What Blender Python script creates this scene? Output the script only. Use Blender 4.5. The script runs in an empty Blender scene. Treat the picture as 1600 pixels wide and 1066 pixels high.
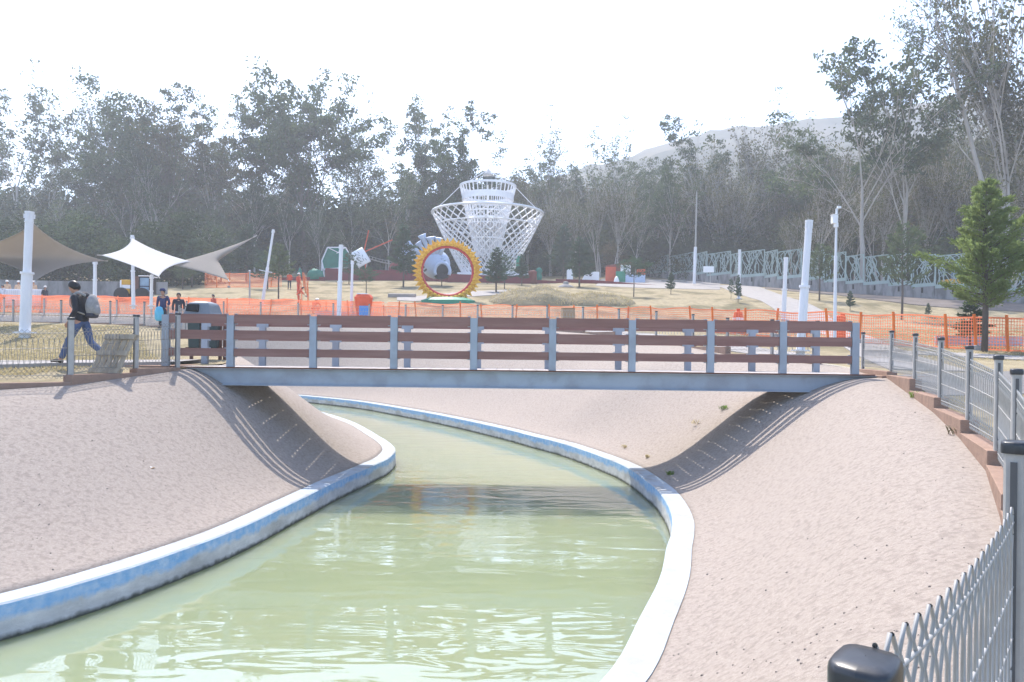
import bpy, bmesh, math, random
from mathutils import Vector, Matrix, noise
from mathutils.geometry import delaunay_2d_cdt
R = math.radians
SC = bpy.context.scene
COL = SC.collection

# ------------------------------------------------------------------ camera, sky, sun, exposure
F, EYE, ROLL, HOR = 1164.0, 3.0, 0.012, 16.5       # focal length in photo pixels, eye height over the water, roll, horizon offset
cam_d = bpy.data.cameras.new('camera'); cam = bpy.data.objects.new('camera', cam_d); COL.objects.link(cam)
cam_d.sensor_width = 36.0; cam_d.lens = F / 1600 * 36.0
cam_d.shift_y = HOR / 1600; cam_d.clip_end = 6000; cam_d.clip_start = 0.05
cam.matrix_world = Matrix.Translation((0, 0, EYE)) @ Matrix.Rotation(R(90), 4, 'X') @ Matrix.Rotation(ROLL, 4, 'Z')
SC.camera = cam
SUN = Vector((-0.20, 0.60, 1.0)).normalized()      # towards the sun: beyond the bridge, high, almost straight ahead
SUN_EL = math.asin(SUN.z); SUN_AZ = math.atan2(SUN.x, SUN.y)
world = bpy.data.worlds.new('World'); SC.world = world; world.use_nodes = True
wn = world.node_tree.nodes; wl = world.node_tree.links
bg = wn['Background']; sky = wn.new('ShaderNodeTexSky'); sky.sky_type = 'NISHITA'; sky.sun_disc = False
sky.sun_elevation = SUN_EL; sky.sun_rotation = SUN_AZ
sky.air_density = 1.0; sky.dust_density = 6.0; sky.ozone_density = 1.0; sky.altitude = 2000
wl.new(sky.outputs[0], bg.inputs[0]); bg.inputs[1].default_value = 0.15
sd = bpy.data.lights.new('sun', 'SUN'); sd.energy = 2.7; sd.angle = R(0.5); sd.color = (1.0, 0.93, 0.845)
so = bpy.data.objects.new('sun', sd); COL.objects.link(so)
so.rotation_euler = SUN.to_track_quat('Z', 'Y').to_euler(); so.location = (60, 80, 120)
SC.view_settings.view_transform = 'Standard'; SC.view_settings.look = 'None'
SC.view_settings.exposure = 1.6; SC.view_settings.gamma = 1.0
SC.render.engine = 'CYCLES'
cy = SC.cycles
cy.use_denoising = True
cy.max_bounces = 6; cy.diffuse_bounces = 3; cy.glossy_bounces = 3; cy.transmission_bounces = 3; cy.volume_bounces = 1; cy.transparent_max_bounces = 8
cy.use_adaptive_sampling = True; cy.adaptive_threshold = 0.015
HAZE_DENSITY = 0.0010

# ------------------------------------------------------------------ helpers
def unroll(px, py):
    a, b = px - 800, py - 533
    return a + ROLL * b, b - ROLL * a - HOR
def at(px, py, d):
    "a pixel of the photo, d metres from the eye, as a point of the place"
    u, v = unroll(px, py)
    return Vector((u * d / F, d, EYE - v * d / F))
PROF = [(-30, 1.3), (0, 1.42), (4.3, 1.62), (7.5, 1.88), (10.7, 2.15), (13.2, 2.34), (15.6, 2.56), (18, 2.62), (24, 3.0), (27.4, 3.32), (33, 3.84), (37, 4.15), (44, 4.52), (52, 5.1), (56, 5.6),
        (60, 6.5), (66, 7.75), (80, 9.7), (95, 11.9), (110, 14.2), (125, 17), (180, 30), (260, 46), (330, 56)]
def zg(y):
    for (a, za), (b, zb) in zip(PROF, PROF[1:]):
        if y <= b: return za + (zb - za) * (y - a) / (b - a)
    return PROF[-1][1]
def onground(px, py, lo=6.0, hi=300.0):
    "where the ray through a pixel meets the ground"
    u, v = unroll(px, py); d = lo; best = (1e9, lo)
    while d < hi:
        e = EYE - v * d / F - zg(d)
        if abs(e) < best[0]: best = (abs(e), d)
        if e < 0: break
        d += 0.1
    d = min(d, hi)
    return Vector((u * d / F, d, zg(d)))
def gp(px, d, dz=0.0):
    "ground point at depth d under the photo column px"
    y = 533; u, v = unroll(px, y)
    for _ in range(3):
        y = 533 + ROLL * (px - 800) + HOR + (EYE - zg(d)) * F / d
        u, v = unroll(px, y)
    return Vector((u * d / F, d, zg(d) + dz))

class MB:
    def __init__(s): s.v = []; s.f = []; s.m = []
    def add(s, vs, fs, m=0):
        n = len(s.v); s.v.extend([Vector(x) for x in vs]); s.f.extend([tuple(n + i for i in f) for f in fs]); s.m.extend([m] * len(fs))
    def box(s, c, size, m=0, rot=None):
        hx, hy, hz = size[0] / 2, size[1] / 2, size[2] / 2; c = Vector(c)
        vs = [Vector((x, y, z)) for z in (-hz, hz) for y in (-hy, hy) for x in (-hx, hx)]
        if rot is not None: vs = [rot @ v for v in vs]
        s.add([c + v for v in vs], [(0, 2, 3, 1), (4, 5, 7, 6), (0, 1, 5, 4), (2, 6, 7, 3), (0, 4, 6, 2), (1, 3, 7, 5)], m)
    def bar(s, a, b, w, h, m=0, up=(0, 0, 1)):
        a = Vector(a); b = Vector(b); d = (b - a).normalized(); up = Vector(up)
        if abs(d.dot(up)) > 0.98: up = Vector((0, 1, 0))
        x = d.cross(up).normalized() * (w / 2); z = x.cross(d).normalized() * (h / 2)
        vs = [a - x - z, a + x - z, a + x + z, a - x + z, b - x - z, b + x - z, b + x + z, b - x + z]
        s.add(vs, [(0, 1, 2, 3), (7, 6, 5, 4), (0, 4, 5, 1), (1, 5, 6, 2), (2, 6, 7, 3), (3, 7, 4, 0)], m)
    def tube(s, pts, rad, n=6, m=0, cap=True):
        pts = [Vector(p) for p in pts]
        if not hasattr(rad, '__len__'): rad = [rad] * len(pts)
        vs = []; ref = Vector((0.31, 0.95, 0.12))
        for i, p in enumerate(pts):
            d = (pts[min(i + 1, len(pts) - 1)] - pts[max(i - 1, 0)]).normalized()
            if abs(d.dot(ref)) > 0.97: ref = Vector((0.9, -0.1, 0.3))
            x = d.cross(ref).normalized(); y = d.cross(x)
            for k in range(n):
                a = 2 * math.pi * k / n; vs.append(p + (x * math.cos(a) + y * math.sin(a)) * rad[i])
        fs = []
        for i in range(len(pts) - 1):
            for k in range(n):
                fs.append((i * n + k, i * n + (k + 1) % n, (i + 1) * n + (k + 1) % n, (i + 1) * n + k))
        if cap and n > 2: fs.append(tuple(range(n - 1, -1, -1))); fs.append(tuple((len(pts) - 1) * n + k for k in range(n)))
        s.add(vs, fs, m)
    def lathe(s, prof, c=(0, 0, 0), n=16, m=0, rot=None, sx=1.0, sy=1.0):
        c = Vector(c); vs = []
        for r, z in prof:
            for k in range(n):
                a = 2 * math.pi * k / n; v = Vector((r * math.cos(a) * sx, r * math.sin(a) * sy, z))
                if rot is not None: v = rot @ v
                vs.append(c + v)
        fs = [(i * n + k, i * n + (k + 1) % n, (i + 1) * n + (k + 1) % n, (i + 1) * n + k) for i in range(len(prof) - 1) for k in range(n)]
        fs.append(tuple(range(n - 1, -1, -1))); fs.append(tuple((len(prof) - 1) * n + k for k in range(n)))
        s.add(vs, fs, m)
    def prism(s, poly, z0, z1, m=0, M=None):
        n = len(poly); vs = [Vector((x, y, z0)) for x, y in poly] + [Vector((x, y, z1)) for x, y in poly]
        if M is not None: vs = [M @ v for v in vs]
        s.add(vs, [tuple(range(n - 1, -1, -1)), tuple(range(n, 2 * n))] + [(i, (i + 1) % n, n + (i + 1) % n, n + i) for i in range(n)], m)
    def grid(s, rows, m=0, flip=False):
        k = len(rows[0]); vs = [p for r in rows for p in r]
        fs = []
        for i in range(len(rows) - 1):
            for j in range(k - 1):
                q = (i * k + j, i * k + j + 1, (i + 1) * k + j + 1, (i + 1) * k + j)
                fs.append(q[::-1] if flip else q)
        s.add(vs, fs, m)
    def build(s, name, mats, parent=None, smooth=False, bevel=0.0):
        if not isinstance(mats, (list, tuple)): mats = [mats]
        off = Vector((0, 0, 0)); q = parent
        while q is not None: off += q.location; q = q.parent
        me = bpy.data.meshes.new(name)
        me.from_pydata([tuple(v - off) for v in s.v], [], s.f)
        for m in mats: me.materials.append(m)
        if len(mats) > 1: me.polygons.foreach_set('material_index', s.m)
        if smooth: me.polygons.foreach_set('use_smooth', [True] * len(me.polygons))
        me.update()
        return link(me, name, parent, bevel)
def link(me, name, parent=None, bevel=0.0):
    o = bpy.data.objects.new(name, me); COL.objects.link(o)
    if parent is not None: o.parent = parent
    if bevel > 0:
        b = o.modifiers.new('bevel', 'BEVEL'); b.width = bevel; b.segments = 2; b.limit_method = 'ANGLE'
    return o
def tag(o, label=None, cat=None, group=None, kind=None):
    if label: o['label'] = label
    if cat: o['category'] = cat
    if group: o['group'] = group
    if kind: o['kind'] = kind
    return o
def thing(name, loc, label, cat, group=None, rz=0.0):
    o = bpy.data.objects.new(name, None); COL.objects.link(o); o.empty_display_size = 0.2
    o.location = loc; o.rotation_euler = (0, 0, rz)
    o.matrix_world = Matrix.Translation(loc) @ Matrix.Rotation(rz, 4, 'Z')
    return tag(o, label, cat, group)
def kids(o): return [c for c in COL.objects if c.parent == o]
def dup(o, loc, rz=0.0, sc=1.0, label=None, group=None, parts=None):
    r = o.copy(); COL.objects.link(r); r.location = loc; r.rotation_euler = (0, 0, rz)
    r.scale = (sc, sc, sc) if not hasattr(sc, '__len__') else sc
    if label: r['label'] = label
    if group: r['group'] = group
    for ch in (parts if parts is not None else kids(o)):
        c = ch.copy(); COL.objects.link(c); c.parent = r
        for g in kids(ch):
            d = g.copy(); COL.objects.link(d); d.parent = c
    return r
def cat_rom(pts, n):
    "smooth curve through control points, n samples per span"
    out = []; P = [Vector(p) for p in pts]
    for i in range(len(P) - 1):
        p0 = P[max(i - 1, 0)]; p1 = P[i]; p2 = P[i + 1]; p3 = P[min(i + 2, len(P) - 1)]
        for k in range(n):
            t = k / n
            out.append(0.5 * ((2 * p1) + (p2 - p0) * t + (2 * p0 - 5 * p1 + 4 * p2 - p3) * t * t + (3 * p1 - p0 - 3 * p2 + p3) * t ** 3))
    out.append(P[-1].copy()); return out

# ------------------------------------------------------------------ materials
def nd(nt, t, **kw):
    n = nt.nodes.new(t)
    for k, v in kw.items(): setattr(n, k, v)
    return n
def mat(name, c1, c2=None, scale=3.0, rough=0.8, bump=0.0, bscale=40.0, metal=0.0, spec=0.3, c3=None, scale3=0.4, amt3=0.5, stretch=None, translucent=0.0, detail=5.0):
    m = bpy.data.materials.new(name); m.use_nodes = True; nt = m.node_tree; L = nt.links
    p = nt.nodes['Principled BSDF']
    p.inputs['Roughness'].default_value = rough; p.inputs['Metallic'].default_value = metal; p.inputs['Specular IOR Level'].default_value = spec
    tc = nd(nt, 'ShaderNodeTexCoord'); mp = nd(nt, 'ShaderNodeMapping'); L.new(tc.outputs['Object'], mp.inputs[0])
    if stretch: mp.inputs['Scale'].default_value = stretch
    col = None
    if c2 is not None:
        n = nd(nt, 'ShaderNodeTexNoise'); n.inputs['Scale'].default_value = scale; n.inputs['Detail'].default_value = detail; n.inputs['Roughness'].default_value = 0.65
        L.new(mp.outputs[0], n.inputs['Vector'])
        r = nd(nt, 'ShaderNodeValToRGB'); r.color_ramp.elements[0].position = 0.34; r.color_ramp.elements[1].position = 0.66
        r.color_ramp.elements[0].color = (*c1, 1); r.color_ramp.elements[1].color = (*c2, 1)
        L.new(n.outputs['Fac'], r.inputs[0]); col = r.outputs[0]
        if c3 is not None:
            n3 = nd(nt, 'ShaderNodeTexNoise'); n3.inputs['Scale'].default_value = scale3; n3.inputs['Detail'].default_value = 6
            L.new(mp.outputs[0], n3.inputs['Vector'])
            r3 = nd(nt, 'ShaderNodeValToRGB'); r3.color_ramp.elements[0].position = 0.48; r3.color_ramp.elements[1].position = 0.64
            r3.color_ramp.elements[0].color = (0, 0, 0, 1); r3.color_ramp.elements[1].color = (amt3, amt3, amt3, 1)
            L.new(n3.outputs['Fac'], r3.inputs[0])
            mx = nd(nt, 'ShaderNodeMix', data_type='RGBA'); L.new(r3.outputs[0], mx.inputs[0]); L.new(col, mx.inputs[6]); mx.inputs[7].default_value = (*c3, 1)
            col = mx.outputs[2]
        L.new(col, p.inputs['Base Color'])
    else:
        p.inputs['Base Color'].default_value = (*c1, 1)
    if bump > 0:
        b = nd(nt, 'ShaderNodeTexNoise'); b.inputs['Scale'].default_value = bscale; b.inputs['Detail'].default_value = 8; b.inputs['Roughness'].default_value = 0.7
        L.new(mp.outputs[0], b.inputs['Vector'])
        bn = nd(nt, 'ShaderNodeBump'); bn.inputs['Strength'].default_value = bump; bn.inputs['Distance'].default_value = 0.05
        L.new(b.outputs['Fac'], bn.inputs['Height']); L.new(bn.outputs[0], p.inputs['Normal'])
    if translucent > 0:
        t = nd(nt, 'ShaderNodeBsdfTranslucent')
        if col is not None: L.new(col, t.inputs[0])
        else: t.inputs[0].default_value = (*c1, 1)
        ms = nd(nt, 'ShaderNodeMixShader'); ms.inputs[0].default_value = translucent
        L.new(p.outputs[0], ms.inputs[1]); L.new(t.outputs[0], ms.inputs[2]); L.new(ms.outputs[0], nt.nodes['Material Output'].inputs[0])
    return m
def leafmat(name, a, b, tr=0.35):
    return mat(name, a, b, scale=0.45, rough=0.9, spec=0.0, translucent=tr)
M = {}
M['gravel'] = mat('gravel', (0.315, 0.272, 0.239), (0.415, 0.36, 0.318), scale=34, rough=0.95, bump=0.6, bscale=90, spec=0.05, c3=(0.20, 0.168, 0.15), scale3=15, amt3=0.4, detail=9)
M['drygrass'] = mat('dry_grass', (0.36, 0.305, 0.20), (0.235, 0.20, 0.135), scale=2.6, rough=0.95, bump=1.0, bscale=12, spec=0.02, c3=(0.14, 0.125, 0.075), scale3=0.45, amt3=0.85, stretch=(1, 0.6, 1), detail=8)
M['litter'] = mat('leaf_litter', (0.10, 0.085, 0.055), (0.06, 0.065, 0.04), scale=0.4, rough=1, bump=0.6, bscale=2, spec=0.0)
M['concrete'] = mat('concrete', (0.335, 0.315, 0.30), (0.27, 0.255, 0.245), scale=2.0, rough=0.9, bump=0.2, bscale=30, spec=0.1)
M['asphalt'] = mat('asphalt', (0.20, 0.195, 0.19), (0.16, 0.155, 0.15), scale=4, rough=0.95, bump=0.3, bscale=60, spec=0.1)
M['wallgrey'] = mat('weathered_concrete', (0.30, 0.30, 0.30), (0.20, 0.20, 0.205), scale=0.9, rough=0.95, bump=0.3, bscale=8, c3=(0.09, 0.09, 0.09), scale3=1.6, amt3=0.7, stretch=(1, 1, 0.35))
M['plinth'] = mat('plinth_concrete', (0.33, 0.225, 0.175), (0.26, 0.18, 0.14), scale=5, rough=0.95, bump=0.4, bscale=30, spec=0.05)
M['galv'] = mat('galvanised_post', (0.40, 0.385, 0.365), (0.33, 0.32, 0.305), scale=8, rough=0.55, metal=0.05, spec=0.35)
M['slot'] = mat('post_slot', (0.10, 0.10, 0.10), rough=0.7)
M['blackcap'] = mat('black_cap', (0.022, 0.024, 0.028), (0.035, 0.037, 0.042), scale=30, rough=0.35, spec=0.5)
M['wire'] = mat('painted_wire', (0.40, 0.39, 0.37), (0.33, 0.32, 0.305), scale=12, rough=0.5, metal=0.0, spec=0.35)
M['wiredark'] = mat('dull_wire', (0.19, 0.18, 0.165), (0.25, 0.24, 0.225), scale=12, rough=0.5, spec=0.4)
M['steel'] = mat('bridge_steel', (0.345, 0.385, 0.435), (0.30, 0.335, 0.38), scale=1.2, rough=0.55, bump=0.08, bscale=12, spec=0.35, c3=(0.22, 0.22, 0.23), scale3=2.5, amt3=0.35)
M['rail'] = mat('brown_rail', (0.265, 0.14, 0.115), (0.22, 0.115, 0.095), scale=3, c3=(0.30, 0.18, 0.15), scale3=2.2, amt3=0.5, rough=0.6, bump=0.3, bscale=20, spec=0.25, stretch=(0.3, 2, 4))
M['deck'] = mat('deck_boards', (0.48, 0.44, 0.42), (0.38, 0.35, 0.335), scale=2.5, rough=0.85, bump=0.2, bscale=20)
M['white'] = mat('white_paint', (0.84, 0.84, 0.86), (0.77, 0.775, 0.80), scale=1.5, rough=0.45, spec=0.4)
M['whitepole'] = mat('white_pole', (0.74, 0.75, 0.79), (0.63, 0.645, 0.68), scale=0.9, rough=0.4, spec=0.4, stretch=(3, 3, 0.5))
M['orange'] = mat('orange_net', (0.88, 0.30, 0.16), (0.84, 0.25, 0.13), scale=2, rough=0.8, translucent=0.5, spec=0.1)
M['stake'] = mat('orange_stake', (0.80, 0.20, 0.03), (0.66, 0.15, 0.03), scale=3, rough=0.6)
M['orangeplastic'] = mat('orange_plastic', (0.78, 0.10, 0.025), (0.66, 0.08, 0.02), scale=3, rough=0.4)
M['hivis'] = mat('orange_overall', (0.72, 0.10, 0.04), (0.60, 0.075, 0.03), scale=9, rough=0.85)
M['maroon'] = mat('maroon_wall', (0.20, 0.032, 0.038), (0.16, 0.026, 0.03), scale=0.8, rough=0.8, bump=0.15, bscale=6)
M['yellow'] = mat('sunflower_yellow', (0.78, 0.47, 0.03), (0.66, 0.33, 0.02), scale=2.2, rough=0.5)
M['red'] = mat('sunflower_red', (0.55, 0.045, 0.035), (0.45, 0.03, 0.03), scale=2, rough=0.45)
M['green'] = mat('green_paint', (0.02, 0.26, 0.16), (0.015, 0.20, 0.125), scale=2, rough=0.5)
M['tarp'] = mat('green_tarp', (0.03, 0.27, 0.19), (0.02, 0.20, 0.145), scale=1.2, rough=0.6, translucent=0.25)
M['fencegreen'] = mat('sage_steel', (0.33, 0.415, 0.40), (0.28, 0.36, 0.345), scale=1.0, rough=0.55, spec=0.3)
M['skyblue'] = mat('pale_blue_paint', (0.48, 0.56, 0.72), (0.42, 0.50, 0.66), scale=1, rough=0.5)
M['redorange'] = mat('red_orange_paint', (0.62, 0.10, 0.04), (0.52, 0.08, 0.03), scale=1.2, rough=0.6)
M['brownred'] = mat('brown_red_paint', (0.20, 0.05, 0.035), (0.15, 0.04, 0.03), scale=1.2, rough=0.7)
M['sailbeige'] = mat('beige_shade_cloth', (0.43, 0.395, 0.36), (0.40, 0.37, 0.335), scale=0.5, rough=0.9, translucent=0.5, spec=0.05)
M['sailwhite'] = mat('white_shade_cloth', (0.80, 0.80, 0.80), (0.77, 0.77, 0.78), scale=0.5, rough=0.9, translucent=0.6, spec=0.05)
M['skin'] = mat('skin', (0.42, 0.23, 0.155), (0.37, 0.195, 0.13), scale=10, rough=0.6)
M['hair'] = mat('black_hair', (0.012, 0.011, 0.012), (0.022, 0.02, 0.02), scale=40, rough=0.4, stretch=(4, 4, 0.6))
M['jacket'] = mat('black_jacket', (0.018, 0.019, 0.024), (0.03, 0.031, 0.037), scale=7, rough=0.7, bump=0.4, bscale=9)
M['jeans'] = mat('blue_jeans', (0.085, 0.125, 0.24), (0.055, 0.085, 0.175), scale=7, rough=0.9, bump=0.3, bscale=14)
M['navy'] = mat('navy_shirt', (0.03, 0.04, 0.12), (0.02, 0.03, 0.085), scale=8, rough=0.85)
M['darkcloth'] = mat('dark_cloth', (0.035, 0.037, 0.055), (0.025, 0.026, 0.04), scale=8, rough=0.9)
M['palejeans'] = mat('pale_jeans', (0.24, 0.30, 0.40), (0.19, 0.24, 0.34), scale=8, rough=0.9)
M['whitecloth'] = mat('white_shirt', (0.62, 0.66, 0.72), (0.55, 0.59, 0.66), scale=8, rough=0.9)
M['peachcloth'] = mat('cream_vest', (0.66, 0.45, 0.30), (0.58, 0.38, 0.25), scale=8, rough=0.9)
M['redcloth'] = mat('red_shirt', (0.55, 0.10, 0.07), (0.45, 0.07, 0.05), scale=8, rough=0.9)
M['shoe'] = mat('dark_shoe', (0.03, 0.025, 0.022), rough=0.6)
M['pack'] = mat('grey_backpack', (0.31, 0.30, 0.29), (0.25, 0.245, 0.24), scale=14, rough=0.85, bump=0.25, bscale=18)
M['packdark'] = mat('dark_backpack_base', (0.05, 0.05, 0.065), rough=0.8)
M['wood'] = mat('weathered_wood', (0.42, 0.36, 0.28), (0.30, 0.25, 0.19), scale=3, rough=0.9, bump=0.35, bscale=20, stretch=(4, 4, 0.7))
M['binhood'] = mat('grey_bin_hood', (0.19, 0.215, 0.24), (0.165, 0.185, 0.21), scale=5, rough=0.45)
M['bindark'] = mat('dark_green_bin', (0.035, 0.06, 0.06), (0.028, 0.048, 0.05), scale=6, rough=0.5)
M['black'] = mat('black_plastic', (0.012, 0.012, 0.013), rough=0.6)
M['brown'] = mat('brown_steel', (0.16, 0.075, 0.05), (0.12, 0.06, 0.045), scale=6, rough=0.7)
M['machine'] = mat('machine_yellow', (0.62, 0.36, 0.03), (0.52, 0.29, 0.03), scale=3, rough=0.5)
M['glass'] = mat('cab_glass', (0.10, 0.17, 0.26), (0.20, 0.32, 0.45), scale=0.7, rough=0.1, spec=0.6)
M['helmet'] = mat('white_helmet', (0.75, 0.72, 0.68), rough=0.35)
M['sign'] = mat('blue_sign', (0.05, 0.25, 0.66), rough=0.5)
M['card'] = mat('cardboard', (0.40, 0.27, 0.16), (0.35, 0.235, 0.14), scale=6, rough=0.9)
M['bluebag'] = mat('blue_bag', (0.08, 0.42, 0.62), (0.12, 0.5, 0.7), scale=6, rough=0.5)
M['bark'] = mat('pale_bark', (0.48, 0.45, 0.42), (0.30, 0.27, 0.245), scale=1.1, rough=0.9, bump=0.3, bscale=5, stretch=(1, 1, 0.25))
M['barkdark'] = mat('dark_bark', (0.085, 0.07, 0.06), (0.13, 0.11, 0.095), scale=1.3, rough=0.95, bump=0.4, bscale=6, stretch=(1, 1, 0.25))
M['leaf_dark'] = leafmat('eucalyptus_leaf', (0.042, 0.07, 0.034), (0.10, 0.14, 0.065))
M['leaf_grey'] = leafmat('grey_green_leaf', (0.07, 0.10, 0.052), (0.135, 0.17, 0.09))
M['leaf_olive'] = leafmat('olive_leaf', (0.06, 0.068, 0.03), (0.14, 0.14, 0.065))
M['leaf_brown'] = leafmat('dry_brown_leaf', (0.085, 0.07, 0.04), (0.14, 0.12, 0.07))
M['leaf_bush'] = leafmat('bush_leaf', (0.022, 0.038, 0.018), (0.07, 0.10, 0.045), 0.25)
M['leaf_pine'] = leafmat('cypress_leaf', (0.135, 0.19, 0.066), (0.25, 0.31, 0.115), 0.5)
M['leaf_cedar'] = leafmat('blue_green_needle', (0.06, 0.10, 0.065), (0.09, 0.14, 0.085), 0.3)
M['weed'] = leafmat('weed_leaf', (0.14, 0.22, 0.05), (0.22, 0.30, 0.08), 0.4)
M['grassblade'] = mat('dry_grass_blade', (0.50, 0.42, 0.24), (0.38, 0.32, 0.18), scale=1.5, rough=1, spec=0, translucent=.4)
M['earth'] = mat('grey_earth', (0.20, 0.175, 0.16), (0.145, 0.128, 0.118), scale=.8, rough=1, bump=.8, bscale=6, spec=0)
M['lilac'] = mat('lilac_board', (.50, .46, .55), (.44, .40, .49), scale=2)
M['gravelstone'] = mat('bank_stone', (.30, .255, .225), (.17, .145, .13), scale=9, rough=.95)
M['soil'] = mat('mound_soil', (0.14, 0.12, 0.075), (0.27, 0.225, 0.135), scale=1.2, rough=1, bump=1.0, bscale=6, c3=(0.14, 0.125, 0.08), scale3=0.7, amt3=0.7, stretch=(0.4, 1.4, 2))
def water_mat():
    m = mat('green_water', (0.275, 0.31, 0.18), (0.25, 0.295, 0.18), scale=0.35, rough=0.015, spec=0.5)
    nt = m.node_tree; L = nt.links; p = nt.nodes['Principled BSDF']; p.inputs['IOR'].default_value = 1.95
    p.inputs['Subsurface Weight'].default_value = 1.0; p.inputs['Subsurface Radius'].default_value = (1.0, 1.0, 0.7); p.inputs['Subsurface Scale'].default_value = 2.2
    tc = nd(nt, 'ShaderNodeTexCoord'); mp = nd(nt, 'ShaderNodeMapping'); mp.inputs['Scale'].default_value = (0.75, 2.3, 1)
    L.new(tc.outputs['Object'], mp.inputs[0])
    n1 = nd(nt, 'ShaderNodeTexNoise'); n1.inputs['Scale'].default_value = 1.0; n1.inputs['Detail'].default_value = 2.2; n1.inputs['Roughness'].default_value = 0.45; n1.inputs['Distortion'].default_value = 0.6
    L.new(mp.outputs[0], n1.inputs['Vector'])
    b = nd(nt, 'ShaderNodeBump'); b.inputs['Strength'].default_value = 0.12; b.inputs['Distance'].default_value = 0.09
    L.new(n1.outputs['Fac'], b.inputs['Height']); L.new(b.outputs[0], p.inputs['Normal'])
    return m
M['water'] = water_mat()
def curb_face_mat():
    "blue paint band over bare concrete, with a black water line: real paint and stains, set by height above the water"
    m = mat('painted_curb_face', (0.60, 0.60, 0.60), (0.44, 0.445, 0.45), scale=3.5, rough=0.85, bump=0.35, bscale=14, c3=(0.30, 0.29, 0.28), scale3=1.3, amt3=0.6, stretch=(1, 1, 2.0))
    nt = m.node_tree; L = nt.links; p = nt.nodes['Principled BSDF']
    base = p.inputs['Base Color'].links[0].from_socket
    tc = nd(nt, 'ShaderNodeTexCoord'); sp = nd(nt, 'ShaderNodeSeparateXYZ'); L.new(tc.outputs['Object'], sp.inputs[0])
    n = nd(nt, 'ShaderNodeTexNoise'); n.inputs['Scale'].default_value = 1.5; n.inputs['Detail'].default_value = 9; n.inputs['Roughness'].default_value = 0.7
    L.new(tc.outputs['Object'], n.inputs['Vector'])
    ma = nd(nt, 'ShaderNodeMath', operation='MULTIPLY_ADD'); L.new(n.outputs['Fac'], ma.inputs[0]); ma.inputs[1].default_value = 0.36; L.new(sp.outputs['Z'], ma.inputs[2])
    r = nd(nt, 'ShaderNodeMapRange'); r.inputs['From Min'].default_value = 0.365; r.inputs['From Max'].default_value = 0.435; L.new(ma.outputs[0], r.inputs[0])
    n2 = nd(nt, 'ShaderNodeTexNoise'); n2.inputs['Scale'].default_value = 9; n2.inputs['Detail'].default_value = 5; L.new(tc.outputs['Object'], n2.inputs['Vector'])
    rr = nd(nt, 'ShaderNodeValToRGB'); rr.color_ramp.elements[0].position = 0.35; rr.color_ramp.elements[1].position = 0.75
    rr.color_ramp.elements[0].color = (0.20, 0.39, 0.64, 1); rr.color_ramp.elements[1].color = (0.42, 0.54, 0.68, 1); L.new(n2.outputs['Fac'], rr.inputs[0])
    m1 = nd(nt, 'ShaderNodeMix', data_type='RGBA'); L.new(r.outputs[0], m1.inputs[0]); L.new(base, m1.inputs[6]); L.new(rr.outputs[0], m1.inputs[7])
    r2 = nd(nt, 'ShaderNodeMapRange'); r2.inputs['From Min'].default_value = 0.115; r2.inputs['From Max'].default_value = 0.06
    mb = nd(nt, 'ShaderNodeMath', operation='MULTIPLY_ADD'); L.new(n2.outputs['Fac'], mb.inputs[0]); mb.inputs[1].default_value = 0.09; L.new(sp.outputs['Z'], mb.inputs[2]); L.new(mb.outputs[0], r2.inputs[0])
    m2 = nd(nt, 'ShaderNodeMix', data_type='RGBA'); L.new(r2.outputs[0], m2.inputs[0]); L.new(m1.outputs[2], m2.inputs[6]); m2.inputs[7].default_value = (0.075, 0.08, 0.06, 1)
    L.new(m2.outputs[2], p.inputs['Base Color'])
    return m
M['curbface'] = curb_face_mat()
M['curbtop'] = mat('painted_curb_top', (0.43, 0.475, 0.51), (0.35, 0.405, 0.455), scale=4, rough=0.85, bump=0.4, bscale=20, c3=(0.30, 0.275, 0.25), scale3=2.6, amt3=0.6)
# ------------------------------------------------------------------ the canal: banks, kerbs, water, ground
RIGHT = [((-9, -4.5), (-9, -9)), ((-4.7, -.3), (-4, -4.5)), ((-1.7, 2.6), (-1.0, -.8)), ((0, 4.35), (.52, 1.12)), ((1.05, 5.85), (1.93, 2.85)),
         ((1.64, 7.36), (3.08, 4.35)), ((2.1, 8.7), (4.0, 5.9)), ((2.46, 10.05), (4.9, 7.5)), ((2.75, 11.1), (5.65, 9.2)), ((2.95, 12.06), (6.45, 11.2)),
         ((3.12, 13.5), (7.2, 13.3)), ((3.16, 14.9), (8.0, 15.7)), ((3.0, 17.2), (8.6, 18.0)), ((2.6, 19), (8.65, 20.3)), ((1.84, 21.5), (7.9, 22.6)),
         ((.9, 23.6), (6.99, 24.2)), ((.2, 25.2), (6.45, 26.6)), ((-1, 27.6), (5.62, 29.1)), ((-2.3, 30), (4.5, 31.5)), ((-3.6, 32.2), (3.2, 33.8)),
         ((-5.0, 34.4), (1.67, 35.9)), ((-6.5, 36.7), (0, 38.4)), ((-7.3, 37.8), (-1.9, 40.6)), ((-8.0, 38.7), (-3.99, 42.6)), ((-9.6, 40.4), (-6.38, 44.5)),
         ((-11.5, 42.2), (-8.9, 46.3)), ((-13.6, 43.8), (-11.5, 47.8)), ((-15.9, 45.1), (-14.1, 49)), ((-18.4, 46.2), (-16.9, 50)), ((-21, 47), (-19.7, 50.8)),
         ((-25, 47.8), (-24, 51.5)), ((-32, 48.8), (-31, 52.3)), ((-45, 50), (-44, 53.3)), ((-70, 52), (-70, 55))]
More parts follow.
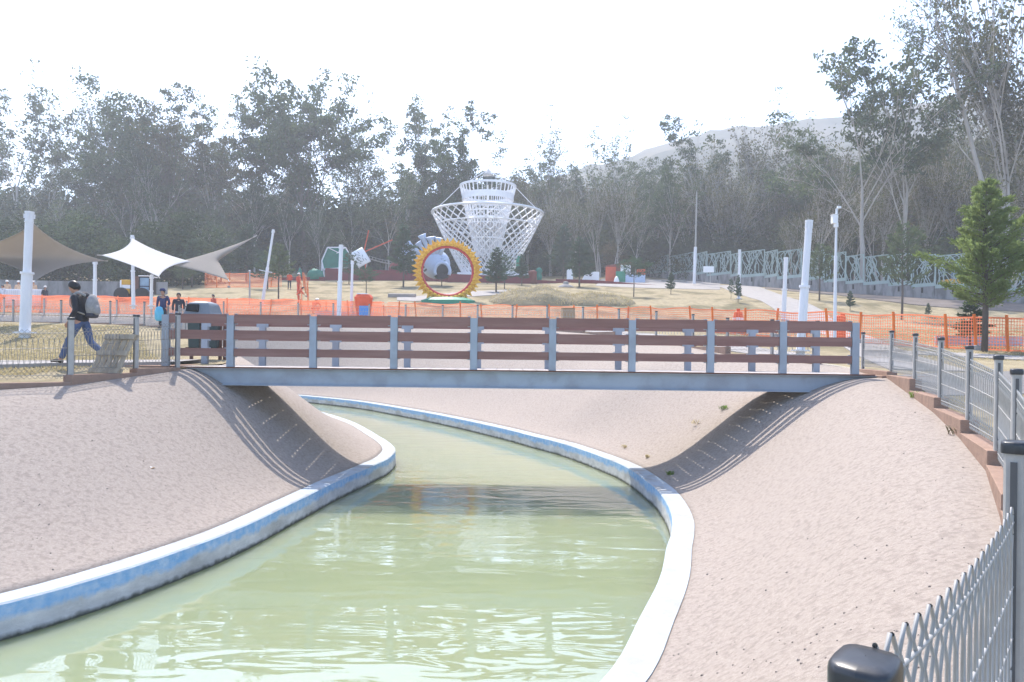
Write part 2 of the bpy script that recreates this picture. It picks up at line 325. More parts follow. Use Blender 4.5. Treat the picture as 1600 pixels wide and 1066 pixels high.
LEFT = [((-22, -3), (-28, 2)), ((-14, 1.5), (-17, 6)), ((-9.2, 4.8), (-12.5, 9.2)), ((-6.9, 6.5), (-10.3, 11.0)), ((-5.39, 7.84), (-8.75, 12.3)),
        ((-4.43, 10.3), (-7.9, 13.2)), ((-4.05, 12.8), (-7.4, 14.6)), ((-3.8, 14.9), (-7.0, 15.6)), ((-3.45, 17), (-6.95, 17)), ((-3.3, 18.4), (-7.1, 18.6)),
        ((-3.5, 20.2), (-8.0, 20.8)), ((-4.5, 23.1), (-9.6, 23.8)), ((-6.2, 27.3), (-11.7, 27.8)), ((-8.8, 32), (-14.4, 32.2)), ((-12.0, 36.5), (-18, 35.8)),
        ((-16.5, 40.2), (-24.5, 38.2)), ((-24, 42.8), (-36, 40)), ((-34, 44.3), (-48, 41.2)), ((-70, 47), (-70, 43))]
ZT = 0.38                                    # top of the kerb above the water
def bank_lines(pairs):
    toe = cat_rom([(*a, 0) for a, b in pairs], 6); cr = cat_rom([(*b, 0) for a, b in pairs], 6)
    return toe, cr
def bank(name, pairs, ledge, flip):
    toe, cr = bank_lines(pairs); rows = []
    T = [0, .04, .08, .12, .16, .22, .30, .40, .50, .60, .70, .78, .85, .90, .94, .97, 1.0]
    for i, (a, c) in enumerate(zip(toe, cr)):
        zc = zg(c.y); k = ledge(c); row = []
        for t in T:
            p = c.lerp(a, t); s = max(0, (t - k) / (1 - k))
            dz = zc - (ZT - 0.01)
            g = .45 * s + .55 * s * s * (3 - 2 * s)
            if name.startswith('right') and 15 < c.y < 30:      # rounder shoulder and steeper foot under and beyond the bridge
                wq = min(1, (c.y - 15) / 2.2) * min(1, (30 - c.y) / 5); u_ = s ** 1.4; g = g * (1 - wq) + wq * (.15 * s + .85 * u_ * u_ * (3 - 2 * u_))
            z = zc - .02 - min(t, k) * .25 - (dz - .05) * g
            z += 0.015 * noise.noise(Vector((p.x * .8, p.y * .8, 3))) * (1 if .1 < t < .97 else 0)
            row.append(Vector((p.x, p.y, max(z, ZT - 0.02))))
        e = row[-1]; n = (a - c); n.z = 0; n.normalize(); row.append(Vector((e.x + n.x * .05, e.y + n.y * .05, -.3)))
        rows.append(row)
    b = MB(); b.grid(rows, flip=flip); o = b.build(name, M['gravel'], smooth=True); tag(o, kind='structure')
    return toe, cr
rtoe, rcr = bank('right_embankment', RIGHT, lambda c: .13 if 2 < c.y < 17 else .05, False)
ltoe, lcr = bank('left_embankment', LEFT, lambda c: .04, True)
def curb(name, toe, cr, label):
    prof = [(0.38, -.7, 0), (0.335, ZT - .02, 0), (0.31, ZT, 1), (0.0, ZT, 1), (-.02, ZT - .2, 1)]
    rows = []
    for i, a in enumerate(toe):
        d = toe[min(i + 1, len(toe) - 1)] - toe[max(i - 1, 0)]; n = Vector((d.y, -d.x, 0)).normalized()
        if n.dot(a - cr[i]) < 0: n = -n
        w = 1 + .05 * noise.noise(Vector((a.x * .9, a.y * .9, 7)))
        rows.append([Vector((a.x + n.x * q * w, a.y + n.y * q * w, z)) for q, z, m in prof])
    b = MB()
    side = rows[0][0] - rows[0][3]; d = rows[1][3] - rows[0][3]
    flip = side.cross(d).z > 0
    for j in range(len(prof) - 1):
        b.grid([[r[j], r[j + 1]] for r in rows], m=0 if j < 1 else 1, flip=not flip)
    o = b.build(name, [M['curbface'], M['curbtop']]); tag(o, label, 'canal kerb')
    return rows
curb('canal_kerb', rtoe, rcr, 'blue and white painted concrete kerb along the outer bend of the canal, under the far embankment')
curb('canal_kerb', ltoe, lcr, 'blue and white painted concrete kerb round the inner bend of the canal, below the white paper cup')
b = MB(); b.box((-38, 24, -4), (104, 72, 8)); tag(b.build('water', M['water']), kind='structure')

def ground():
    cor = [(p.x, p.y) for p in lcr] + [(p.x, p.y) for p in reversed(rcr)]
    def inside(x, y):
        r = False; n = len(cor); j = n - 1
        for i in range(n):
            xi, yi = cor[i]; xj, yj = cor[j]
            if (yi > y) != (yj > y) and x < (xj - xi) * (y - yi) / (yj - yi) + xi: r = not r
            j = i
        return r
    pts = []; edges = []
    for line in (lcr, rcr):
        n0 = len(pts); pts += [Vector((p.x, p.y)) for p in line]
        edges += [(n0 + i, n0 + i + 1) for i in range(len(line) - 1)]
    ys = sorted(set([y for y, z in PROF if -13 < y < 128] + [-13 + .75 * k for k in range(100)] + [62 + 1.5 * k for k in range(43)] + [126]))
    for y in ys:
        if y < -13: continue
        w = 45 + abs(y) * .75; n = 40
        for k in range(n + 1):
            x = -w + 2 * w * k / n + (0 if k in (0, n) else random.Random(k * 7 + int(y * 10)).uniform(-.3, .3))
            if not inside(x, y): pts.append(Vector((x, y)))
    v, e, f, ov, oe, of = delaunay_2d_cdt(pts, edges, [], 0, 1e-5)
    keep = []
    for t in f:
        c = (v[t[0]] + v[t[1]] + v[t[2]]) / 3
        if not inside(c.x, c.y): keep.append(t if (v[t[1]] - v[t[0]]).cross(v[t[2]] - v[t[0]]) > 0 else tuple(reversed(t)))
    me = bpy.data.meshes.new('ground'); me.from_pydata([(p.x, p.y, zg(p.y)) for p in v], [], [tuple(t) for t in keep])
    me.materials.append(M['drygrass']); me.polygons.foreach_set('use_smooth', [True] * len(me.polygons)); me.update()
    tag(link(me, 'ground'), kind='structure')
ground()

def hill_z(x, d):
    "wooded slope behind the park, then a bare hill that climbs to the right"
    if d <= 190: return zg(d)
    az = x / d; K = [(-1.2, 62), (-.45, 62), (-.15, 80), (-.02, 104), (.2, 134), (.6, 165), (1.2, 170)]
    for (a, za), (b, zb) in zip(K, K[1:]):
        if az <= b: r = za + (zb - za) * (az - a) / (b - a); break
    else: r = 170
    if d <= 470: return zg(190) + (r - zg(190)) * ((d - 190) / 280) ** 1.1
    return r - (d - 470) * .35
def hills():
    rows = []; d = 124.0
    while d < 640:
        row = []
        for k in range(141):
            x = d * (-1.0 + 2.0 * k / 140) * 1.02
            bump = 0
            if d > 150:
                s = min(1, (d - 150) / 60); bump = s * (3.2 * abs(noise.noise(Vector((x * .11, d * .11, 1)))) + 2.2 * noise.noise(Vector((x * .035, d * .03, 5))) + 12 * noise.noise(Vector((x * .011, d * .011, 2))) * min(1, d / 400))
            row.append(Vector((x, d, hill_z(x, d) + bump - .2)))
        rows.append(row); d *= 1.022
    b = MB(); b.grid(rows, flip=True)
    hm = mat('wooded_hillside', (0.025, 0.034, 0.022), (0.07, 0.072, 0.045), scale=.09, rough=1, spec=0, bump=1, bscale=.25, c3=(0.13, 0.115, 0.085), scale3=.02, amt3=.7)
    o = b.build('hills', hm, smooth=True); tag(o, kind='structure')
hills()

def strip(name, L, Rr, m, dz=.02, n=60, edge=0.0):
    "a path laid on the ground between two edge lines"
    L = cat_rom(L, 12); Rr = cat_rom(Rr, 12); b = MB(); rows = []
    for a, c in zip(L, Rr):
        rows.append([Vector((p.x, p.y, zg(p.y) + dz)) for p in (a.lerp(c, k / 6) for k in range(7))])
    b.grid(rows)
    lo = [[Vector((r[0].x, r[0].y, r[0].z - dz - .15)), r[0]] for r in rows]; hi = [[r[-1], Vector((r[-1].x, r[-1].y, r[-1].z - dz - .15))] for r in rows]
    b.grid(lo); b.grid(hi); b.grid([[Vector((p.x, p.y, p.z - dz - .15)) for p in rows[0]], rows[0]], flip=True)
    o = b.build(name, m); bm = bmesh.new(); bm.from_mesh(o.data); bmesh.ops.recalc_face_normals(bm, faces=bm.faces); bm.to_mesh(o.data); bm.free()
    tag(o, kind='structure'); return o
# the sidewalk the walker is on, behind the left fence
sw = [(-30, 11.3), (-16, 13.6), (-11.5, 14.75), (-9.0, 15.9), (-7.6, 16.5)]
strip('sidewalk', [(x, y + 1.7, 0) for x, y in sw], [(x, y, 0) for x, y in sw], M['concrete'], .09)
# road and path on the right
strip('road', [(8.15, 16.0, 0), (10.2, 17.5, 0), (15, 19.3, 0), (24, 21, 0), (40, 22, 0)], [(7.3, 12.9, 0), (8.8, 13.2, 0), (12, 13.9, 0), (24, 15, 0), (40, 15, 0)], M['asphalt'], .015)
PL = [onground(1322, 556), onground(1262, 516), onground(1215, 489), onground(1160, 462), onground(1118, 446)]
PR = [onground(1352, 552), onground(1330, 518), onground(1298, 497), onground(1232, 465), onground(1180, 446)]
PL[0] = Vector((9.4, 18.6, 0)); PR[0] = Vector((11.2, 18.2, 0))
strip('path', PL, PR, M['concrete'], .03)
strip('path', [onground(930, 447), onground(1000, 450), onground(1125, 453)], [onground(940, 436), onground(1010, 437), onground(1125, 441)], M['concrete'], .035)
strip('path', [onground(620, 470), onground(660, 471), onground(720, 465), onground(800, 460)], [onground(620, 462), onground(660, 463), onground(720, 457), onground(800, 453)], M['concrete'], .05)
strip('sidewalk', [onground(1352, 548), onground(1480, 552), onground(1640, 560)], [onground(1352, 553), onground(1480, 557), onground(1640, 566)], M['concrete'], .03)
# paved walk along the far bank, behind its fence
fw = [p for p in rcr if p.y > 23 and p.x > -45][::6]
def off(p, i, q):
    a = fw[max(i - 1, 0)]; c = fw[min(i + 1, len(fw) - 1)]; t = (c - a).normalized(); n = Vector((t.y, -t.x, 0))
    return p + n * q
strip('path', [off(p, i, .5) for i, p in enumerate(fw)], [off(p, i, 2.3) for i, p in enumerate(fw)], M['concrete'], .02)

def mound(loc, rx, ry, h, label, seed):
    rows = []; n = 26
    for i in range(n + 1):
        r = []
        for j in range(n + 1):
            u = -1 + 2 * i / n; v = -1 + 2 * j / n; q = max(0, 1 - u * u - v * v) ** .8
            x = loc.x + rx * u; y = loc.y + ry * v
            z = zg(y) - .05 + h * q * (1 + .35 * noise.noise(Vector((u * 2.2, v * 2.2, seed)))) + .10 * q * noise.noise(Vector((u * 7, v * 7, seed)))
            r.append(Vector((x, y, z - (.3 if q == 0 else 0))))
        rows.append(r)
    b = MB(); b.grid(rows, flip=True); o = b.build('dirt_mound', M['soil'], smooth=True); tag(o, label, 'mound')
    rr = random.Random(seed); b = MB()
    for i in range(1500):
        q = rows[rr.randrange(2, n - 1)][rr.randrange(2, n - 1)] + Vector((rr.uniform(-.2, .2), rr.uniform(-.15, .15), -.02)); h_ = rr.uniform(.06, .26); a = rr.uniform(0, 6.28); x = Vector((math.cos(a), math.sin(a), 0)) * .03
        b.add([q - x, q + x, q + Vector((rr.gauss(0, .12), rr.gauss(0, .12), h_))], [(0, 1, 2)])
    tag(b.build('dry_weeds', M['grassblade'], o), kind='stuff')
mound(onground(838, 471), 4.3, 3.2, 1.15, 'larger mound of dug earth with dry weeds just right of the sunflower ring', 3)
mound(onground(930, 473), 3.6, 2.6, .85, 'lower mound of dug earth in front of the low maroon wall', 8)

# ------------------------------------------------------------------ the footbridge
BX0, BX1, BY0, BY1, BZ = -7.55, 7.75, 16.0, 17.98, 2.60
def footbridge():
    t = thing('footbridge', (0, 17, BZ), 'steel footbridge with brown board railings and blue grey beams over the canal', 'footbridge')
    b = MB(); x = BX0; rnd = random.Random(4)
    while x < BX1 - .1:
        w = .30; b.box((x + w / 2, 17, BZ - .02), (w - .030, BY1 - BY0 - .02, .024))
        y = BY0 + .06 + rnd.random() * .06
        while y < BY1 - .1:
            b.box((x + w, y, BZ - .023), (.032, .11, .02)); y += .19  # filler pieces added to break sunlight through the gaps into dashes
        x += w
    b.build('deck', M['deck'], t)
    b = MB(); b.box(((BX0 + BX1) / 2, BY0 - .105, BZ - .012), (BX1 - BX0, .03, .03)); b.build('deck_edge', M['brown'], t)
    for y, s in ((BY0, -1), (BY1, 1)):
        b = MB(); z0, z1 = 2.21, 2.575; X0, X1 = -6.95, 7.9
        b.box(((X0 + X1) / 2, y, (z0 + z1) / 2), (X1 - X0, .014, z1 - z0 - .03))
        b.box(((X0 + X1) / 2, y + s * .01, z1 - .012), (X1 - X0, .17, .018)); b.box(((X0 + X1) / 2, y + s * .01, z0 + .006), (X1 - X0, .17, .018))
        for k in range(4):
            xx = X0 + (X1 - X0) * (k + .5) / 4; b.box((xx, y - s * .04, (z0 + z1) / 2), (.012, .07, z1 - z0 - .05))
        b.build('beam', M['steel'], t)
    for k in range(6):
        b = MB(); b.bar((-6 + k * 2.5, BY0 + .1, 2.42), (-6 + k * 2.5, BY1 - .1, 2.42), .08, .16); b.build('cross_beam', M['steel'], t)
    PX = [-7.42, -6.03, -4.26, -2.53, -.82, .866, 2.57, 4.25, 5.80, 7.35]
    RZ = [(3.53, 3.725), (3.19, 3.385), (2.825, 2.995)]
    for y, s in ((BY0 - .03, -1), (BY1 + .03, 1)):
        for i, x in enumerate(PX):
            b = MB()
            for q in (-1, 1): b.box((x, y + s * q * .045, BZ + .54), (.15, .012, 1.13))
            b.box((x, y, BZ + .54), (.012, .078, 1.13))
            for z0, z1 in RZ:
                for q in (-1, 1):
                    if (i == 0 and q < 0) or (i == len(PX) - 1 and q > 0): continue
                    b.box((x + q * .105, y - s * .02, (z0 + z1) / 2), (.065, .05, z1 - z0 + .035))
            b.build('post', M['steel'], t)
            if i < len(PX) - 1:
                for z0, z1 in RZ:
                    m = MB(); m.box(((x + PX[i + 1]) / 2, y + s * .026, (z0 + z1) / 2), (PX[i + 1] - x - .165, .036, z1 - z0)); m.build('rail', M['rail'], t)
footbridge()
for c, sz, lab in (((-7.75, 17.0, 2.46), (.9, 2.4, .30), 'brown concrete landing under the end of the footbridge next to the dark rubbish bin'),
                   ((8.3, 17.0, 2.46), (1.0, 2.6, .24), 'brown concrete landing under the end of the footbridge where the stepped plinths begin')):
    b = MB(); b.box(c, sz); tag(b.build('bridge_abutment', M['plinth']), lab, 'abutment')

# ------------------------------------------------------------------ wire mesh fences with grooved posts
def post_mesh(b, p, h, face, w=.10, dd=.075):
    "rounded post with a dark slot; face = unit vector towards which the broad side looks"
    x = Vector((-face.y, face.x, 0)); poly = []
    for k in range(12):
        a = 2 * math.pi * k / 12; c, s_ = math.cos(a), math.sin(a)
        poly.append((math.copysign(abs(c) ** .55, c) * w / 2, math.copysign(abs(s_) ** .55, s_) * dd / 2))
    for z0, z1, m, k in ((-.25, h, 0, 1.0),):
        n = len(poly); vs = [p + x * (u * k) + face * (v * k) + Vector((0, 0, z)) for z in (z0, z1) for u, v in poly]
        b.add(vs, [tuple(range(n)), tuple(range(2 * n - 1, n - 1, -1))] + [(i, n + i, n + (i + 1) % n, (i + 1) % n) for i in range(n)], m)
    for q in (-1, 1):
        c = p + x * (q * w * .495)
        b.box(c + Vector((0, 0, (h - .05) / 2)), (.014, .022, h - .02), 1, rot=Matrix((x, face, Vector((0, 0, 1)))).transposed().to_3x3())
def cap_mesh(p, h, face, w=.115, dd=.09):
    b = MB(); x = Vector((-face.y, face.x, 0)); rows = []
    for r, z in ((1.0, -.004), (1.02, .004), (1.02, .028), (.985, .036), (.90, .0405), (.5, .043), (.02, .044)):
        ring = []
        for k in range(16):
            a = 2 * math.pi * k / 16; c, s_ = math.cos(a), math.sin(a)
            ring.append(p + x * (math.copysign(abs(c) ** .55, c) * w / 2 * r) + face * (math.copysign(abs(s_) ** .55, s_) * dd / 2 * r) + Vector((0, 0, h + z)))
        ring.append(ring[0].copy()); rows.append(ring)
    b.grid(rows, flip=True); return b
def panel(b, p0, p1, h, n, r, bow=0.0, side=3, sag=0.0, hw=(.09, .38, .62, .92)):
    "one wire panel: bent wires that meet in pairs as loops and lozenges, plus level wires"
    d = p1 - p0; dx = Vector((d.x, d.y, 0)); nrm = Vector((-dx.y, dx.x, 0)).normalized()
    lev = [0.02, .07, .12, .17, .235, .80, .865, .91, .955, 1.0]
    sp = 1.0 / n
    def P(t, f, o=0.0):
        q = p0.lerp(p1, t) + nrm * (bow * 4 * t * (1 - t) + o); hh = h[0] + (h[1] - h[0]) * t - sag * 4 * t * (1 - t)
        return Vector((q.x, q.y, q.z + hh * f))
    for i in range(n + 1):
        pts = []; s = 1 if i % 2 else -1
        for k, f in enumerate(lev):
            u = s * (1 if k % 2 else -1)
            a = .47 if f < .25 or f > .79 else .3
            t = min(max((i + .5) * sp + u * a * sp, 0), 1)
            pts.append(P(t, f, .25 * r * u))
        b.tube(pts, r, side, cap=False)
    for f in hw:
        b.tube([P(k / 6, f) for k in range(7)], r * 1.25, side, cap=False)
def fence(name, posts, zbase, htop, label, group, n_per_m=23, r=.0027, plinth=True, panels=None, bows=None, side=3, w=.10, caps=True, cat='fence', wiremat='wire', ph=.16, drop=0.0):
    t = thing(name, (posts[0][0], posts[0][1], zbase[0]), label, cat, group)
    P = [Vector((x, y, z)) for (x, y), z in zip(posts, zbase)]
    for i, p in enumerate(P):
        a = P[max(i - 1, 0)]; c = P[min(i + 1, len(P) - 1)]; d = (c - a); d.z = 0; d.normalize(); face = Vector((-d.y, d.x, 0))
        b = MB(); post_mesh(b, p, htop[i], face, w, w * .75); po = b.build('post', [M['galv'], M['slot']], t, smooth=False)
        if caps: cap_mesh(p, htop[i], face, w * 1.16, w * .92).build('cap', M['blackcap'], po, smooth=True)
    for i in range(len(P) - 1):
        if panels is not None and i not in panels: continue
        b = MB(); a, c = P[i], P[i + 1]; L = (c - a).length
        e = (c - a).normalized() * (w * .5); zz = max(a.z, c.z) if plinth else 0
        a2 = Vector((a.x, a.y, (zz if plinth else a.z) + .04)) + Vector((e.x, e.y, 0)); c2 = Vector((c.x, c.y, (zz if plinth else c.z) + .04)) - Vector((e.x, e.y, 0))
        ha = a.z + htop[i] - a2.z - .10 - drop; hc = c.z + htop[i + 1] - c2.z - .10 - drop
        bw = (bows or {}).get(i, (0, 0))
        if bw[1]: ha += .165; hc -= .075
        panel(b, a2, c2, (ha, hc), max(6, int(L * n_per_m)), r, bow=bw[0], sag=bw[1], side=side)
        b.build('wire_panel', M[wiremat], t, smooth=True)
        if plinth:
            m = MB(); q = (c - a).normalized(); q.z = 0
            z1 = zz; z0 = min(a.z, c.z) - ph - .35
            m.bar(Vector((a.x, a.y, (z0 + z1) / 2)) - q * .06, Vector((c.x, c.y, (z0 + z1) / 2)) + q * .06 * 0, .20, z1 - z0)
            m.build('plinth', M['plinth'], t, bevel=.008)
    return t
rp = [(.537, 1.12), (1.93, 2.85), (3.09, 4.35), (4.0, 5.9), (4.9, 7.5), (5.65, 9.2), (6.45, 11.2), (7.2, 13.3), (8.0, 15.7), (8.62, 18.3)]
rtop = [2.505, 2.64, 2.76, 2.87, 2.98, 3.10, 3.25, 3.37, 3.50, 3.54]
rb = [zg(y) + .04 for x, y in rp]
fence('wire_mesh_fence', rp, rb, [a - c for a, c in zip(rtop, rb)], 'grey wire mesh fence on stepped concrete plinths climbing the right bank', 'canal fences', n_per_m=17, r=.0045, side=6, bows={0: (.0, .05)}, ph=.22, drop=.02)
lp = [(-17.3, 5.8), (-14.6, 7.7), (-12.3, 9.35), (-10.2, 11.05), (-7.82, 13.2), (-7.37, 14.6), (-6.98, 15.55)]
lb = [zg(y) + .03 for x, y in lp]
fence('wire_mesh_fence', lp, lb, [1.1] * len(lp), 'grey wire mesh fence on a brown plinth in front of the walking man', 'canal fences', n_per_m=24, r=.0046, drop=.06, wiremat='wiredark')
fl = [(-48, 41.1), (-44.5, 40.8), (-41, 40.5), (-37.5, 40.1), (-34, 39.7), (-31, 39.2), (-28.3, 38.7), (-25.6, 38.2), (-22.6, 37.3), (-19.6, 36.3), (-17.3, 35.0), (-15.3, 33.1), (-14.0, 31.3), (-12.8, 29.2), (-11.6, 27.2), (-10.5, 25.1), (-9.5, 23.3)]
fence('wire_mesh_fence', fl, [zg(y) for x, y in fl], [1.1] * len(fl), 'grey wire mesh fence along the far edge of the lawn behind the walking man', 'canal fences', n_per_m=9, r=.006)
ff = [(8.4, 20.5), (7.78, 22.3), (6.99, 24.2), (6.45, 26.6), (5.62, 29.1), (4.5, 31.5), (3.2, 33.8), (1.67, 35.9), (0, 38.4), (-1.9, 40.6), (-3.99, 42.6), (-6.38, 44.5), (-8.9, 46.3), (-11.5, 47.8), (-14.1, 49), (-16.9, 50), (-19.7, 50.8), (-22.4, 51.2), (-25, 51.6), (-27.6, 51.95), (-30.3, 52.25), (-33, 52.5), (-36, 52.75), (-39, 53)]
fence('wire_mesh_fence', ff, [zg(y) for x, y in ff], [1.13] * len(ff), 'grey wire mesh fence on top of the far embankment, seen above the bridge railing', 'canal fences', n_per_m=9, r=.006)
# ------------------------------------------------------------------ trees
def leafquad(b, p, s, w, rnd, droop=.4, m=0):
    "one small leaf spray: a bent pair of faces"
    a = rnd.uniform(0, 6.283); d = Vector((math.cos(a), math.sin(a), rnd.uniform(-1.0, .5) - droop)).normalized()
    n = Vector((rnd.gauss(0, 1), rnd.gauss(0, 1), rnd.gauss(0, 1))); x = d.cross(n)
    if x.length < 1e-3: return
    x = x.normalized() * (w / 2); q = d * s
    b.add([p - x * .5, p + x * .5, p + q * .5 + x, p + q * .5 - x, p + q], [(0, 1, 2, 3), (3, 2, 4)], m)
def branch(bt, tips, p, d, L, r, lev, rnd, up, kink, nchild, sides, maxlev, spread, ratio=.62):
    n = 5 if lev < 2 else 3; pts = [p.copy()]; rad = [r]
    for k in range(n):
        d = (d + Vector((rnd.gauss(0, kink), rnd.gauss(0, kink), rnd.gauss(0, kink * .6) + up))).normalized()
        p = p + d * (L / n); pts.append(p.copy()); rad.append(max(r * (1 - .62 * (k + 1) / n), .035))
    bt.tube(pts, rad, max(3, sides - lev * 2), cap=False)
    if lev >= maxlev:
        tips.append((pts[-1], L)); tips.append((pts[-2], L)); return
    c = nchild[min(lev, len(nchild) - 1)]
    for k in range(c):
        t = 1.0 if k == 0 else rnd.uniform(.55 if lev == 0 else .25, 1.0); i = min(int(t * n), n - 1); q = pts[i].lerp(pts[i + 1], min(1, t * n - i))
        a = rnd.uniform(0, 6.283); e = d.cross(Vector((math.cos(a), math.sin(a), .2))).normalized()
        s = spread * rnd.uniform(.5, 1.25) * (.55 if k == 0 else 1)
        nd_ = (d * math.cos(s) + e * math.sin(s)).normalized()
        branch(bt, tips, q, nd_, L * ratio * rnd.uniform(.75, 1.2), max(rad[i + 1] * (.8 if k == 0 else .58), .015), lev + 1, rnd, up, kink * 1.1, nchild, sides, maxlev, spread, ratio)
    if lev >= maxlev - 1: tips.append((pts[-1], L))
def eucalypt(seed, H=30.0, fork=.42, stems=1, nchild=(4, 4, 3), spread=.5, leaves=34, lsize=.46, lw=.25, puff=.6, r0=.34, kink=.09, up=.10, ratio=.62, maxlev=3, droop=.6, low=0, lean=0.0):
    rnd = random.Random(seed); bt, bl, tips = MB(), MB(), []
    for s in range(stems):
        a = rnd.uniform(0, 6.28); d = Vector((math.cos(a) * (lean + .13 * (stems > 1)), math.sin(a) * .1 * (stems > 1), 1)).normalized()
        branch(bt, tips, Vector((.5 * s, 0, -.6)), d, H * fork * rnd.uniform(.9, 1.1), r0, 0, rnd, up * .25, kink * .55, nchild, 8, maxlev, spread, ratio)
    top = max(p.z for p, L in tips); k = H / top
    bt.v = [v * k for v in bt.v]; tips = [(p * k, L * k) for p, L in tips]
    for p, L in tips:
        c = int(leaves * rnd.uniform(.3, 1.5)); R0 = puff * rnd.uniform(.6, 1.3)
        for i in range(c):
            gs = lambda: max(-1.5, min(1.5, rnd.gauss(0, 1))) * R0
            q = p + Vector((gs(), gs(), gs() * .62))
            leafquad(bl, q, lsize * rnd.uniform(.6, 1.35), lw * rnd.uniform(.7, 1.3), rnd, droop)
    for i in range(low):
        h = rnd.uniform(.25, .7) * H; a = rnd.uniform(0, 6.28); rr = abs(rnd.gauss(0, 1.3)); q = Vector((math.cos(a) * rr, math.sin(a) * rr, h))
        leafquad(bl, q, lsize, lw, rnd, droop)
    return bt, bl
def bushy(seed, H=12.0, W=5.0, n=5200, lsize=.55, lw=.30):
    "a dense low crown made of many leaf clumps on a short branching trunk"
    rnd = random.Random(seed); bt, bl, tips = MB(), MB(), []
    branch(bt, tips, Vector((0, 0, -.4)), Vector((0, 0, 1)), H * .38, .22, 0, rnd, .03, .12, (5, 4), 6, 2, .75, .62)
    cl = [(p, 1.2) for p, L in tips]
    for i in range(26):
        a = rnd.uniform(0, 6.28); h = rnd.uniform(.08, .95); w = W * math.sqrt(max(.05, 1 - (h - .4) ** 2 / .42)) * rnd.uniform(.35, 1)
        cl.append((Vector((math.cos(a) * w, math.sin(a) * w, h * H)), rnd.uniform(.7, 1.7)))
    for i in range(n):
        p, s = rnd.choice(cl); q = p + Vector((rnd.gauss(0, s), rnd.gauss(0, s), rnd.gauss(0, s * .7)))
        if q.z < 0: q.z = -q.z
        leafquad(bl, q, lsize * rnd.uniform(.6, 1.3), lw * rnd.uniform(.7, 1.3), rnd, .25)
    return bt, bl
def conifer(seed, H=5.0, W=1.4, trunk=.16, nb=46, spray=150, lsize=.13, lw=.05, clear=.2, rag=.35, tilt=.25, power=.85, tight=1.0):
    "young cypress: ragged tiers of feathery branches round one stem"
    rnd = random.Random(seed); bt, bl = MB(), MB()
    bt.tube([(0, 0, -.2), (.02 * H / 5, 0, H * .3), (-.02, .01, H * .65), (0, 0, H * .98)], [trunk * .5, trunk * .42, trunk * .22, .008], 8)
    for i in range(nb):
        f = clear + (1 - clear) * ((i + rnd.random()) / nb); a = i * 2.4 + rnd.uniform(-.5, .5)
        L = W * ((1 - f) / (1 - clear)) ** power * rnd.uniform(1 - rag, 1 + rag) + .05 * W
        if f < clear + .12: L *= .7
        p0 = Vector((0, 0, f * H)); d = Vector((math.cos(a), math.sin(a), tilt + rnd.uniform(-.15, .2)))
        pts = [p0 + d * (L * t) + Vector((0, 0, .10 * L * (t * t) - .12 * L * t)) for t in (0, .35, .7, 1)]
        bt.tube(pts, [trunk * .13, trunk * .09, trunk * .05, .004], 4, cap=False)
        for k in range(int(spray * (L / W) + 8)):
            t = rnd.uniform(.12, 1.04) ** .8; j = min(int(t * 3), 2); q = pts[j].lerp(pts[j + 1], min(1.2, t * 3 - j))
            s = (.17 * L * (1.15 - t) + .03 * W) * tight
            q = q + Vector((rnd.gauss(0, s), rnd.gauss(0, s), rnd.gauss(0, s * .55)))
            dd = (d + Vector((rnd.gauss(0, .6), rnd.gauss(0, .6), rnd.gauss(.15, .5)))).normalized()
            x = dd.cross(Vector((rnd.gauss(0, 1), rnd.gauss(0, 1), rnd.gauss(0, 1))))
            if x.length < .01: continue
            x = x.normalized() * lw * .5; g = dd * lsize * rnd.uniform(.6, 1.4)
            bl.add([q - x * .4, q + x * .4, q + g * .5 + x, q + g * .5 - x, q + g], [(0, 1, 2, 3), (3, 2, 4)])
    return bt, bl
def tree_thing(name, loc, parts, label, cat='tree', group=None, leaf='leaf_dark', bark='bark', rz=0, sc=1):
    t = thing(name, (0, 0, 0), label, cat, group)
    parts[0].build('trunk', M[bark], t, smooth=True); parts[1].build('crown', M[leaf], t)
    t.location = loc; t.rotation_euler = (0, 0, rz); t.scale = (sc, sc, sc); return t
PROTO = {}
def tall(kind, px, ytop, d, label=None, rz=None, w=1.0, dz=0.0):
    g = gp(px, d); g.z = (hill_z(g.x, d) if d > 124 else zg(d)) - .2 + dz
    u, v = unroll(px, ytop); H = EYE - v * d / F - g.z; sc = H / 30.0
    base = PROTO[kind]; rz = random.Random(int(px * 13 + ytop)).uniform(0, 6.28) if rz is None else rz
    lab, grp = (label, None) if label else KL[kind]
    if not base.get('used'):
        base['used'] = True; base.location = g; base.rotation_euler = (0, 0, rz); base.scale = (sc * w, sc * w, sc); base['label'] = lab
        if grp: base['group'] = grp
        elif 'group' in base: del base['group']
        return base
    o = dup(base, g, rz, (sc * w, sc * w, sc), *( (lab, grp) if label else KL[kind])); 
    if 'used' in o: del o['used']
    if label and 'group' in o: del o['group']
    return o
KL = {'airy': ('tall airy eucalyptus standing in the wood behind the play park', 'airy eucalyptus trees in the wood'),
      'airytwo': ('slender airy eucalyptus standing in the wood behind the play park', 'slender eucalyptus trees in the wood'),
      'dense': ('dense dark eucalyptus standing in the wood behind the play park', 'dense eucalyptus trees in the wood'),
      'densetwo': ('dense olive green eucalyptus standing in the wood behind the play park', 'olive eucalyptus trees in the wood'),
      'bare': ('thin half bare tree with pale trunk standing in the wood', 'half bare trees in the wood'),
      'baretwo': ('thin brownish tree with steep twiggy branches standing in the wood', 'twiggy brown trees in the wood')}
